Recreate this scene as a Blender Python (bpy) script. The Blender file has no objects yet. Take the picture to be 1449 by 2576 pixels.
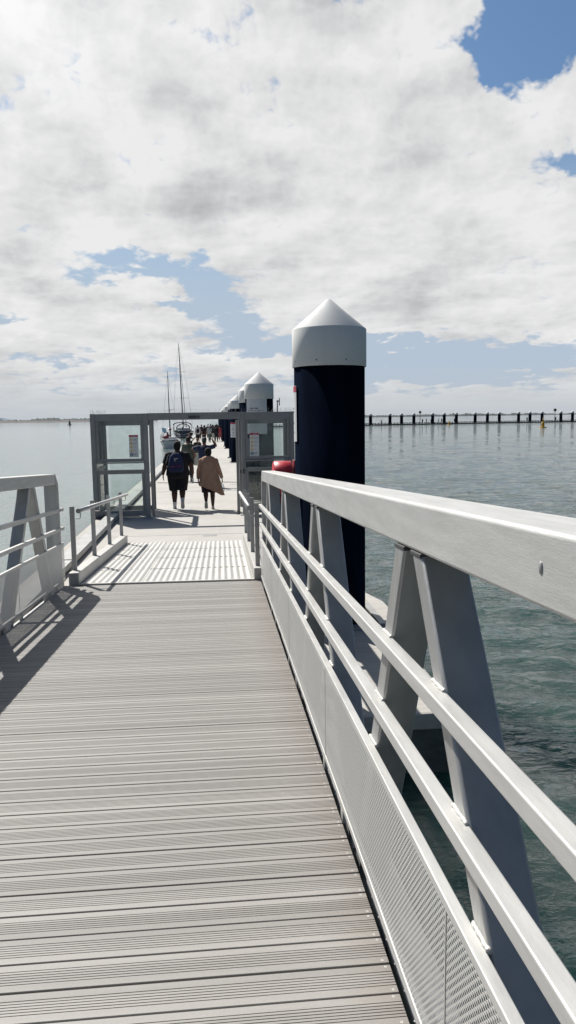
import bpy, bmesh, math, random
import numpy as np
from math import sin, cos, pi, radians, sqrt, atan2
from mathutils import Vector, Matrix, noise as mnoise

random.seed(7)
SC = bpy.context.scene
COL = SC.collection

# ---------------------------------------------------------------- camera
CAMZ = 2.32
yaw, pitch, roll = radians(5.5533), radians(7.0212), radians(0.8307)
F = Vector((sin(yaw)*cos(pitch), cos(yaw)*cos(pitch), -sin(pitch)))
R0 = Vector((cos(yaw), -sin(yaw), 0)); U0 = R0.cross(F)
Rt = R0*cos(roll) - U0*sin(roll); Up = U0*cos(roll) + R0*sin(roll)
cam = bpy.data.cameras.new("camera")
cam.sensor_fit = 'VERTICAL'; cam.sensor_height = 24.0
cam.lens = 24.0*1910/2576
cam.clip_start = 0.05; cam.clip_end = 40000
camo = bpy.data.objects.new("camera", cam); COL.objects.link(camo)
camo.matrix_world = Matrix(((Rt.x, Up.x, -F.x, 0), (Rt.y, Up.y, -F.y, 0), (Rt.z, Up.z, -F.z, CAMZ), (0, 0, 0, 1)))
SC.camera = camo

# ---------------------------------------------------------------- view
SC.view_settings.view_transform = 'Standard'
SC.view_settings.look = 'None'
SC.view_settings.exposure = 0.36
SC.view_settings.gamma = 1.0

SUN_AZ, SUN_EL = radians(31.5), radians(47.6)      # azimuth measured from +Y towards -X

# ---------------------------------------------------------------- node helper
class NT:
    def __init__(s, tree): s.t = tree; s.n = tree.nodes; s.l = tree.links
    def node(s, typ, **kw):
        n = s.n.new(typ)
        for k, v in kw.items(): setattr(n, k, v)
        return n
    def put(s, inp, v):
        if isinstance(v, bpy.types.NodeSocket): s.l.new(v, inp)
        elif v is not None: inp.default_value = v
    def m(s, op, a, b=None, c=None, clamp=False):
        n = s.n.new('ShaderNodeMath'); n.operation = op; n.use_clamp = clamp
        s.put(n.inputs[0], a)
        if b is not None: s.put(n.inputs[1], b)
        if c is not None: s.put(n.inputs[2], c)
        return n.outputs[0]
    def noise(s, vec, scale, detail=4, rough=.5, dist=0.0, dims='2D'):
        n = s.n.new('ShaderNodeTexNoise'); n.noise_dimensions = dims
        if vec is not None: s.put(n.inputs['Vector'], vec)
        n.inputs['Scale'].default_value = scale; n.inputs['Detail'].default_value = detail
        n.inputs['Roughness'].default_value = rough; n.inputs['Distortion'].default_value = dist
        return n.outputs['Fac']
    def noise3(s, vec, scale, detail=4, rough=.5, dist=0.0): return s.noise(vec, scale, detail, rough, dist, '3D')
    def ramp(s, fac, stops, interp='LINEAR'):
        n = s.n.new('ShaderNodeValToRGB'); n.color_ramp.interpolation = interp
        while len(n.color_ramp.elements) < len(stops): n.color_ramp.elements.new(0.5)
        for e, (p, c) in zip(n.color_ramp.elements, stops):
            e.position = p; e.color = (c, c, c, 1) if not hasattr(c, '__len__') else (*c[:3], 1)
        s.put(n.inputs[0], fac); return n.outputs[0]
    def mix(s, fac, a, b):
        n = s.n.new('ShaderNodeMix'); n.data_type = 'RGBA'
        s.put(n.inputs[0], fac)
        s.put(n.inputs[6], a if isinstance(a, bpy.types.NodeSocket) else (*a[:3], 1))
        s.put(n.inputs[7], b if isinstance(b, bpy.types.NodeSocket) else (*b[:3], 1))
        return n.outputs[2]
    def xyz(s, v):
        n = s.n.new('ShaderNodeSeparateXYZ'); s.put(n.inputs[0], v); return n.outputs
    def comb(s, x, y, z):
        n = s.n.new('ShaderNodeCombineXYZ'); s.put(n.inputs[0], x); s.put(n.inputs[1], y); s.put(n.inputs[2], z); return n.outputs[0]
    def smooth(s, v, a, b):
        n = s.n.new('ShaderNodeMapRange'); n.interpolation_type = 'SMOOTHSTEP'
        s.put(n.inputs[0], v); n.inputs[1].default_value = a; n.inputs[2].default_value = b
        return n.outputs[0]

# ---------------------------------------------------------------- world: daylight sky with broken cloud
world = bpy.data.worlds.new("World"); SC.world = world; world.use_nodes = True
W = NT(world.node_tree); W.n.clear()
sky = W.node('ShaderNodeTexSky', sky_type='NISHITA'); sky.sun_disc = False
sky.sun_elevation = SUN_EL; sky.sun_rotation = -SUN_AZ
sky.altitude = 0; sky.air_density = 1.0; sky.dust_density = 1.2; sky.ozone_density = 1.4
STR = 0.078
tc = W.node('ShaderNodeTexCoord')
dx, dy, dz = W.xyz(tc.outputs['Generated'])
el = W.m('MULTIPLY', W.m('ARCSINE', dz), 57.2958)
az = W.m('MULTIPLY', W.m('ARCTAN2', dx, dy), 57.2958)
zz = W.m('ADD', W.m('MAXIMUM', dz, 0.0), 0.055)
pv = W.comb(W.m('DIVIDE', dx, zz), W.m('DIVIDE', dy, zz), 0.0)
elp = W.m('MULTIPLY', W.m('LOGARITHM', W.m('ADD', W.m('MAXIMUM', el, 0.0), 3.2), 2.71828), 2.3)
elp = W.m('ADD', elp, W.m('MULTIPLY', el, .05))     # cloud layers flatten towards the horizon
azs = W.m('MULTIPLY', az, 0.105)
av = W.comb(azs, elp, 3.7)
# warped angular coordinates, so that the openings get ragged outlines
wx = W.m('MULTIPLY', W.m('SUBTRACT', W.noise(av, 1.9, 4, .6), .5), 6.0)
wy = W.m('MULTIPLY', W.m('SUBTRACT', W.noise(W.comb(W.m('ADD', azs, 31.3), elp, 0.0), 2.3, 4, .6), .5), 3.2)
azw = W.m('ADD', az, wx); elw = W.m('ADD', el, wy)
def blob(a, e, sa, se, amp, aw=None, ew=None):
    u = W.m('DIVIDE', W.m('SUBTRACT', azw, a), sa); v = W.m('DIVIDE', W.m('SUBTRACT', elw, e), se)
    r = W.m('ADD', W.m('MULTIPLY', u, u), W.m('MULTIPLY', v, v))
    return W.m('MULTIPLY', W.m('EXPONENT', W.m('MULTIPLY', r, -1.0)), amp)
def total(lst):
    t = lst[0]
    for q in lst[1:]: t = W.m('ADD', t, q)
    return t
holes = total([blob(*b) for b in (
    (-6.5, 10.9, 3.0, .9, .33), (-2.2, 11.2, 2.2, 1.1, .34), (-.2, 9.6, 2.6, 1.3, .36), (1.6, 7.9, 2.6, .8, .32), (-3.0, 8.2, 3.2, .55, .30), (2.0, 6.3, 3.6, .7, .33), (5.0, 5.0, 4.5, .8, .36), (12, 4.6, 4.5, .9, .34),
    (19.5, 4.3, 9.0, 1.3, .36), (20.0, 3.0, 12.0, .9, .25), (20.8, 24.8, 2.2, 3.0, .40), (23.8, 23.6, 2.6, 2.2, .42), (26.2, 26.0, 2.2, 2.0, .3), (25.0, 16.6, 1.3, .7, .25), (-14.6, 7.1, 2.6, .45, .26),
    (20.4, 21.8, 1.9, .9, .24), (4.0, 2.6, 14, .6, .18), (-11, 4.4, 6, .4, .16), (-13.5, 3.3, 5, .3, .14), (11.5, 26.8, 3, .8, .14))])
fills = total([blob(*b) for b in ((-8.5, 6.5, 6.0, 1.0, .16), (2.5, 3.9, 5.5, .6, .24), (15.5, 3.75, 4, .3, .24), (24.5, 5.5, 3, .5, .20), (15, 13, 9, 5, .12), (-5.0, 9.3, 3.2, .45, .26), (-4.6, 10.9, 2.6, .28, .20), (22.5, 2.9, 3.5, .25, .24), (18.3, 25.8, 1.6, 1.2, .2), (26, 21.5, 3, 1.2, .18), (6.6, 19.2, 2.4, 1.4, .14))])
sdot = W.node('ShaderNodeVectorMath', operation='DOT_PRODUCT'); W.put(sdot.inputs[0], tc.outputs['Generated'])
sdot.inputs[1].default_value = (-sin(SUN_AZ)*cos(SUN_EL), cos(SUN_AZ)*cos(SUN_EL), sin(SUN_EL))
sunside = W.smooth(sdot.outputs['Value'], .80, .97)        # bright thin cloud round the sun
behind = W.m('MULTIPLY', W.m('SUBTRACT', 1.0, sunside), W.m('MAXIMUM', W.smooth(W.m('ABSOLUTE', W.m('SUBTRACT', az, 6.0)), 24.0, 52.0), W.smooth(el, 27.5, 37.0)))
def puff(ox, oy):
    """cloud density field: soft masses, billows and fine curls, sampled at a small angular offset"""
    p = W.comb(W.m('ADD', azs, ox), W.m('ADD', elp, oy), 9.2)
    n1 = W.noise(p, 1.5, 6, .56)
    vo = W.node('ShaderNodeTexVoronoi', feature='F1', voronoi_dimensions='2D'); vo.inputs['Scale'].default_value = 4.6
    vo.inputs['Detail'].default_value = 2.0; vo.inputs['Roughness'].default_value = .55; vo.inputs['Lacunarity'].default_value = 2.1
    wv = W.node('ShaderNodeVectorMath', operation='ADD'); W.put(wv.inputs[0], p)
    ds = W.node('ShaderNodeTexNoise', noise_dimensions='2D'); W.put(ds.inputs['Vector'], p); ds.inputs['Scale'].default_value = 3.0; ds.inputs['Detail'].default_value = 3
    dsc = W.node('ShaderNodeVectorMath', operation='SCALE'); W.put(dsc.inputs[0], ds.outputs['Color']); dsc.inputs['Scale'].default_value = .22
    W.put(wv.inputs[1], dsc.outputs[0]); W.put(vo.inputs['Vector'], wv.outputs[0])
    return W.m('ADD', W.m('MULTIPLY', n1, .78), W.m('MULTIPLY', W.m('SUBTRACT', .55, vo.outputs['Distance']), .20))
D0 = puff(0, 0); D1 = puff(-.035, .045)
dens = W.m('ADD', D0, .325)
dens = W.m('SUBTRACT', dens, W.m('MULTIPLY', holes, 1.42)); dens = W.m('ADD', dens, fills)
dens = W.m('SUBTRACT', dens, W.m('MULTIPLY', behind, .48))
mask = W.smooth(dens, .335, .545)
# cloud brightness: lit towards the sun, greyer where the layer is thick
sh1 = W.noise(W.comb(W.m('ADD', azs, 57.1), W.m('MULTIPLY', elp, 1.15), 0.0), 1.25, 5, .52)
dark = total([blob(*b) for b in ((3.5, 15.3, 5.0, 1.5, .16), (-10, 15.0, 3.6, 1.8, .10), (-13, 9.7, 3.0, 1.0, .13), (10.3, 9.6, 5, .9, .11), (9.6, 25.5, 4, 1.0, .11), (20, 8.5, 6, .7, .10), (-3.0, 5.9, 3, .35, .08), (-1, 21, 6, 1.5, .05), (14, 18, 5, 1.2, .05))])
lit = total([blob(*b) for b in ((-12, 24, 6, 4, .07), (13, 23, 4, 3, .08), (0, 12.6, 5, .8, .08), (-9, 12.5, 4, 1.1, .06), (-6, 18, 3.5, 1.5, .04))])
shade = W.m('ADD', W.m('MULTIPLY', W.m('SUBTRACT', D0, D1), .50), W.m('MULTIPLY', W.m('SUBTRACT', sh1, .5), .72))
shade = W.m('SUBTRACT', shade, W.m('MULTIPLY', W.m('SUBTRACT', D0, .5), .35))
shade = W.m('ADD', W.m('SUBTRACT', W.m('ADD', shade, .55), dark), lit)
cloud = W.ramp(shade, [(.25, (.47, .485, .505)), (.42, (.63, .64, .65)), (.56, (.78, .782, .785)), (.72, (.90, .90, .90))])
vm = W.node('ShaderNodeVectorMath', operation='SCALE'); W.put(vm.inputs[0], cloud)
W.put(vm.inputs['Scale'], W.m('MULTIPLY', 9.3, W.m('ADD', W.m('SUBTRACT', 1.0, W.m('MULTIPLY', behind, .4)), W.m('MULTIPLY', sunside, .25))))
cloudc = vm.outputs[0]
# open sky between the clouds: the Nishita blue, whitening towards the horizon
tint = W.node('ShaderNodeVectorMath', operation='MULTIPLY'); W.put(tint.inputs[0], sky.outputs[0]); tint.inputs[1].default_value = (.62, .80, .93)
open_sky = W.mix(W.smooth(el, 22.0, 5.0), tint.outputs[0], (4.6, 5.5, 6.6))
allsky = W.mix(mask, open_sky, cloudc)
haze = W.smooth(el, 4.5, -.3)
allsky = W.mix(W.m('MULTIPLY', haze, .9), allsky, (5.0, 5.45, 5.85))
dim = W.node('ShaderNodeVectorMath', operation='SCALE'); W.put(dim.inputs[0], allsky); W.put(dim.inputs['Scale'], W.m('SUBTRACT', 1.0, W.m('MULTIPLY', behind, .32)))
bg = W.node('ShaderNodeBackground'); W.put(bg.inputs[0], dim.outputs[0]); bg.inputs[1].default_value = STR
wo = W.node('ShaderNodeOutputWorld'); W.l.new(bg.outputs[0], wo.inputs[0])
world.cycles.sampling_method = 'MANUAL'; world.cycles.sample_map_resolution = 512

# ---------------------------------------------------------------- sun
sl = bpy.data.lights.new("sun", 'SUN'); sl.energy = 5.0; sl.angle = radians(0.5); sl.color = (1.0, .965, .91)
so = bpy.data.objects.new("sun", sl); COL.objects.link(so)
sdir = Vector((-sin(SUN_AZ)*cos(SUN_EL), cos(SUN_AZ)*cos(SUN_EL), sin(SUN_EL)))
so.rotation_euler = sdir.to_track_quat('Z', 'Y').to_euler(); so.location = (0, 0, 30)

# ================================================================ materials
def mat(name, c, rough=.6, metal=0.0, var=0.0, vscale=3.0, bump=0.0, bscale=30.0, stretch=None, spec=None, c2=None, detail=5):
    m = bpy.data.materials.new(name); m.use_nodes = True
    T = NT(m.node_tree); T.n.clear()
    b = T.node('ShaderNodeBsdfPrincipled'); o = T.node('ShaderNodeOutputMaterial'); T.l.new(b.outputs[0], o.inputs[0])
    b.inputs['Roughness'].default_value = rough; b.inputs['Metallic'].default_value = metal
    if spec is not None: b.inputs['Specular IOR Level'].default_value = spec
    tcn = T.node('ShaderNodeTexCoord'); vec = tcn.outputs['Object']
    if stretch:
        mp = T.node('ShaderNodeMapping'); T.l.new(vec, mp.inputs[0]); mp.inputs['Scale'].default_value = stretch; vec = mp.outputs[0]
    if var > 0 or c2:
        f = T.ramp(T.noise3(vec, vscale, detail, .6), [(.3, 0.0), (.7, 1.0)])
        lo = c2 if c2 else tuple(x*(1-var) for x in c); hi = tuple(min(1, x*(1+var*.5)) for x in c) if not c2 else c
        T.put(b.inputs['Base Color'], T.mix(f, lo, hi))
        r2 = T.ramp(T.noise3(vec, vscale*2.3, 4, .6), [(.2, max(.02, rough-.08)), (.8, min(1, rough+.1))])
        T.put(b.inputs['Roughness'], r2)
    else: b.inputs['Base Color'].default_value = (*c, 1)
    if bump > 0:
        bn = T.node('ShaderNodeBump'); bn.inputs['Strength'].default_value = bump; bn.inputs['Distance'].default_value = .01
        T.put(bn.inputs['Height'], T.noise3(vec, bscale, 5, .6)); T.l.new(bn.outputs[0], b.inputs['Normal'])
    m['_'] = 1
    return m

M = {}
M['alu'] = mat('mill_aluminium', (.54, .535, .515), .42, .28, var=.15, vscale=4, bump=.12, bscale=50, stretch=(6, .8, 7), detail=8)
M['alu2'] = mat('brushed_aluminium_legs', (.38, .38, .375), .42, .5, var=.14, vscale=3, bump=.05, bscale=40, stretch=(4, 4, .6))
M['weld'] = mat('weld_bead', (.55, .54, .51), .5, .3, bump=.5, bscale=120)
M['plate'] = mat('ramp_plate_aluminium', (.45, .44, .415), .5, .15, var=.10, vscale=4, bump=.03, bscale=60)
M['steel'] = mat('galvanised_grey_steel', (.34, .34, .335), .5, .2, var=.2, vscale=5, bump=.05, bscale=40)
M['gate'] = mat('grey_gate_frame_aluminium', (.24, .24, .24), .5, .2, var=.12, vscale=4)
M['dark'] = mat('dark_rubber', (.02, .02, .022), .7)
M['gap'] = mat('dark_steel_underside', (.05, .05, .052), .7, var=.3)
M['screw'] = mat('stainless_screw_head', (.50, .49, .46), .5, .3)
M['red'] = mat('red_painted_drum', (.55, .03, .05), .38, var=.15, vscale=6)
M['reddark'] = mat('red_bracket', (.22, .02, .03), .5)
M['pile'] = mat('black_polyethylene_pile_sleeve', (.0062, .0092, .018), .85, var=.45, vscale=2.2, stretch=(2, 2, .35), spec=.0)
M['cap'] = mat('white_pile_cap', (.66, .655, .63), .75, var=.05, vscale=2.5, stretch=(2, 2, 1))
M['signw'] = mat('sign_white', (.62, .62, .62), .45)
M['signred'] = mat('sign_red', (.42, .03, .06), .45)
M['signyel'] = mat('sign_yellow', (.75, .45, .04), .5)
M['signblue'] = mat('sign_blue', (.02, .12, .16), .5)
M['ink'] = mat('sign_ink', (.05, .055, .06), .6)
M['white'] = mat('white_gelcoat', (.62, .62, .60), .3, var=.06, vscale=2)
M['navy'] = mat('navy_gelcoat', (.012, .018, .04), .2)
M['canvas'] = mat('navy_canvas', (.02, .025, .04), .8, bump=.2, bscale=20)
M['canvasred'] = mat('maroon_canvas', (.14, .02, .03), .8, bump=.2, bscale=20)
M['mast'] = mat('dark_anodised_mast', (.06, .065, .07), .4, .3)
M['smoke'] = mat('smoked_window', (.02, .022, .025), .08)
M['flagb'] = mat('flag_pale_blue', (.35, .55, .70), .7)
M['flagr'] = mat('flag_dark_red', (.25, .05, .08), .7)
M['yellow'] = mat('yellow_buoy_paint', (.55, .33, .02), .5, var=.2)
M['far'] = mat('far_shore_scrub', (.075, .09, .09), .9, c2=(.045, .058, .062), vscale=.02)
M['farbluff'] = mat('far_shore_bluff', (.11, .095, .09), .9, c2=(.07, .07, .07), vscale=.03)
M['hill'] = mat('hill_painted_haze', (.80, .86, .88), .95)  # distance haze painted into the hill's base colour, no haze volume

def deck_material():
    m = bpy.data.materials.new('grey_composite_decking'); m.use_nodes = True
    T = NT(m.node_tree); T.n.clear()
    b = T.node('ShaderNodeBsdfPrincipled'); o = T.node('ShaderNodeOutputMaterial'); T.l.new(b.outputs[0], o.inputs[0])
    tcn = T.node('ShaderNodeTexCoord'); v = tcn.outputs['Object']; x, y, z = T.xyz(v)
    # tone changes from board to board, streaks along each board, fine grain
    idx = T.m('FLOOR', T.m('DIVIDE', y, .123))
    wn = T.node('ShaderNodeTexWhiteNoise', noise_dimensions='1D'); T.put(wn.inputs['W'], idx)
    mp = T.node('ShaderNodeMapping'); T.l.new(v, mp.inputs[0]); mp.inputs['Scale'].default_value = (.7, 14, 1)
    st = T.noise3(mp.outputs[0], 3.0, 6, .65)
    fine = T.noise3(v, 130, 3, .6)
    val = T.m('ADD', T.m('MULTIPLY', wn.outputs['Value'], .30), T.m('ADD', T.m('MULTIPLY', st, .45), T.m('MULTIPLY', fine, .25)))
    col = T.mix(T.smooth(val, .25, .8), (.208, .200, .188), (.296, .285, .268))
    # brown run-off stain along the right-hand kick panel
    edge = T.smooth(T.m('ADD', x, T.m('MULTIPLY', T.m('SUBTRACT', T.noise3(mp.outputs[0], 2.2, 5, .7), .5), .45)),   .26, .52)
    col = T.mix(T.m('MULTIPLY', edge, T.m('ADD', .22, T.m('MULTIPLY', st, .45))), col, (.16, .125, .10))
    # pale bird droppings and dust specks
    sp = T.ramp(T.noise3(v, 9.0, 2, .5), [(.77, 0.0), (.80, 1.0)])
    col = T.mix(T.m('MULTIPLY', sp, .35), col, (.6, .59, .56))
    T.put(b.inputs['Base Color'], col); b.inputs['Roughness'].default_value = .62
    bn = T.node('ShaderNodeBump'); bn.inputs['Strength'].default_value = .12; bn.inputs['Distance'].default_value = .004
    T.put(bn.inputs['Height'], fine); T.l.new(bn.outputs[0], b.inputs['Normal'])
    return m
M['deck'] = deck_material()

def concrete_material():
    m = bpy.data.materials.new('pale_broomed_concrete'); m.use_nodes = True
    T = NT(m.node_tree); T.n.clear()
    b = T.node('ShaderNodeBsdfPrincipled'); o = T.node('ShaderNodeOutputMaterial'); T.l.new(b.outputs[0], o.inputs[0])
    tcn = T.node('ShaderNodeTexCoord'); v = tcn.outputs['Object']
    mp = T.node('ShaderNodeMapping'); T.l.new(v, mp.inputs[0]); mp.inputs['Scale'].default_value = (.8, 9, 1)
    broom = T.noise3(mp.outputs[0], 4.0, 7, .7); blot = T.noise3(v, .9, 6, .6); grit = T.noise3(v, 60, 3, .7)
    val = T.m('ADD', T.m('MULTIPLY', broom, .60), T.m('ADD', T.m('MULTIPLY', blot, .28), T.m('MULTIPLY', grit, .12)))
    col = T.ramp(val, [(.36, (.27, .25, .22)), (.45, (.38, .365, .335)), (.62, (.47, .455, .425))])
    T.put(b.inputs['Base Color'], col); b.inputs['Roughness'].default_value = .85
    bn = T.node('ShaderNodeBump'); bn.inputs['Strength'].default_value = .5; bn.inputs['Distance'].default_value = .006
    T.put(bn.inputs['Height'], broom); T.l.new(bn.outputs[0], b.inputs['Normal'])
    return m
M['conc'] = concrete_material()
M['concwet'] = mat('stained_concrete_side', (.16, .165, .15), .8, c2=(.05, .06, .05), vscale=2.5, stretch=(1, 1, 3))

def mesh_panel_material():
    """expanded aluminium mesh: rows of staggered slots cut through the sheet"""
    m = bpy.data.materials.new('expanded_aluminium_mesh'); m.use_nodes = True
    T = NT(m.node_tree); T.n.clear()
    tcn = T.node('ShaderNodeTexCoord'); x, y, z = T.xyz(tcn.outputs['Object'])
    z = T.m('ADD', z, T.m('MULTIPLY', y, .0558))
    PX, PZ = .0195, .0100
    row = T.m('DIVIDE', z, PZ); ri = T.m('FLOOR', row); rf = T.m('SUBTRACT', T.m('FRACT', row), .5)
    off = T.m('MULTIPLY', T.m('MODULO', ri, 2.0), .5)
    cf = T.m('SUBTRACT', T.m('FRACT', T.m('ADD', T.m('ADD', T.m('DIVIDE', y, PX), 400.0), off)), .5)
    e = T.m('ADD', T.m('ABSOLUTE', T.m('MULTIPLY', cf, 2.35)), T.m('ABSOLUTE', T.m('MULTIPLY', rf, 2.0)))
    hole = T.m('LESS_THAN', e, .76)
    b = T.node('ShaderNodeBsdfPrincipled'); b.inputs['Base Color'].default_value = (.62, .62, .60, 1)
    b.inputs['Metallic'].default_value = .4; b.inputs['Roughness'].default_value = .45
    bn = T.node('ShaderNodeBump'); bn.inputs['Strength'].default_value = .5; bn.inputs['Distance'].default_value = .004
    T.put(bn.inputs['Height'], T.m('ADD', e, T.m('MULTIPLY', rf, .3))); T.l.new(bn.outputs[0], b.inputs['Normal'])
    tr = T.node('ShaderNodeBsdfTransparent'); mx = T.node('ShaderNodeMixShader')
    T.put(mx.inputs[0], hole); T.l.new(b.outputs[0], mx.inputs[1]); T.l.new(tr.outputs[0], mx.inputs[2])
    o = T.node('ShaderNodeOutputMaterial'); T.l.new(mx.outputs[0], o.inputs[0]); return m
M['mesh'] = mesh_panel_material()

def glass_material(name, tint, refl):
    m = bpy.data.materials.new(name); m.use_nodes = True
    T = NT(m.node_tree); T.n.clear()
    tr = T.node('ShaderNodeBsdfTransparent'); tr.inputs[0].default_value = (*tint, 1)
    gl = T.node('ShaderNodeBsdfGlossy'); gl.inputs['Roughness'].default_value = .03
    df = T.node('ShaderNodeBsdfDiffuse'); df.inputs[0].default_value = (.5, .55, .53, 1)
    fr = T.node('ShaderNodeFresnel'); fr.inputs[0].default_value = 1.5
    mx = T.node('ShaderNodeMixShader'); T.put(mx.inputs[0], T.m('MULTIPLY', fr.outputs[0], refl))
    T.l.new(tr.outputs[0], mx.inputs[1]); T.l.new(gl.outputs[0], mx.inputs[2])
    tcn = T.node('ShaderNodeTexCoord')
    grime = T.m('MULTIPLY', T.ramp(T.noise3(tcn.outputs['Object'], 5.0, 6, .7), [(.4, 0.0), (.8, 1.0)]), .09)
    m2 = T.node('ShaderNodeMixShader'); T.put(m2.inputs[0], grime)
    T.l.new(mx.outputs[0], m2.inputs[1]); T.l.new(df.outputs[0], m2.inputs[2])
    o = T.node('ShaderNodeOutputMaterial'); T.l.new(m2.outputs[0], o.inputs[0]); return m
M['glass'] = glass_material('salt_hazed_glass', (.955, .98, .97), 1.0)
M['bottle'] = glass_material('clear_plastic', (.85, .9, .95), 2.0)

def water_material():
    m = bpy.data.materials.new('sea_water'); m.use_nodes = True
    T = NT(m.node_tree); T.n.clear()
    b = T.node('ShaderNodeBsdfPrincipled'); o = T.node('ShaderNodeOutputMaterial'); T.l.new(b.outputs[0], o.inputs[0])
    g = T.node('ShaderNodeNewGeometry'); v = g.outputs['Position']
    # cloudy sediment: slow patches of paler green over the deep teal body colour
    pat = T.noise3(v, .02, 5, .6)
    near = T.noise3(v, .35, 4, .6)
    col = T.mix(T.smooth(T.m('ADD', T.m('MULTIPLY', pat, .6), T.m('MULTIPLY', near, .4)), .35, .65), (.036, .059, .054), (.055, .083, .076))
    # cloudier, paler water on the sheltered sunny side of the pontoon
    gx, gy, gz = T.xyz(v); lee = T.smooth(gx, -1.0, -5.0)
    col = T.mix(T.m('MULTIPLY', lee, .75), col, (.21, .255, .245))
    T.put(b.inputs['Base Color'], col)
    b.inputs['Subsurface Weight'].default_value = 1.0; b.inputs['Subsurface Radius'].default_value = (.45, 1.0, .9); b.inputs['Subsurface Scale'].default_value = 6.0
    b.inputs['Roughness'].default_value = .045; b.inputs['IOR'].default_value = 1.333
    mp = T.node('ShaderNodeMapping'); T.l.new(v, mp.inputs[0]); mp.inputs['Scale'].default_value = (1.0, 1.7, 1); mp.inputs['Rotation'].default_value = (0, 0, radians(20))
    w1 = T.noise3(mp.outputs[0], 2.2, 3, .55, .4); w2 = T.noise3(mp.outputs[0], 9.0, 3, .6, .3)
    w3 = T.m('MULTIPLY', T.smooth(T.noise3(mp.outputs[0], 4.3, 2, .5), .64, .80), .55)      # sparse steep wavelets that catch the sun
    calm = T.m('SUBTRACT', 1.0, T.m('MULTIPLY', lee, .75))
    w0 = T.noise3(mp.outputs[0], .75, 3, .6)
    open_ = T.m('SUBTRACT', 1.0, lee)
    h = T.m('ADD', T.m('MULTIPLY', T.m('MULTIPLY', w0, 1.9), open_), T.m('MULTIPLY', calm, T.m('ADD', T.m('MULTIPLY', w1, 1.0), T.m('MULTIPLY', w2, .34))))
    h = T.m('ADD', h, w3)
    bn = T.node('ShaderNodeBump'); bn.inputs['Strength'].default_value = 1.0; bn.inputs['Distance'].default_value = .085
    T.put(bn.inputs['Height'], h); T.l.new(bn.outputs[0], b.inputs['Normal'])
    return m
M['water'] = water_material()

# ================================================================ mesh helpers
def link(o): COL.objects.link(o); return o
def tag(o, label, cat, group=None, kind=None):
    if label: o['label'] = label
    if cat: o['category'] = cat
    if group: o['group'] = group
    if kind: o['kind'] = kind
    return o
def thing(name, label, cat, loc=(0, 0, 0), rz=0.0, group=None):
    o = bpy.data.objects.new(name, None); o.empty_display_size = .2; link(o)
    o.location = loc; o.rotation_euler = (0, 0, rz); return tag(o, label, cat, group)

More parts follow.
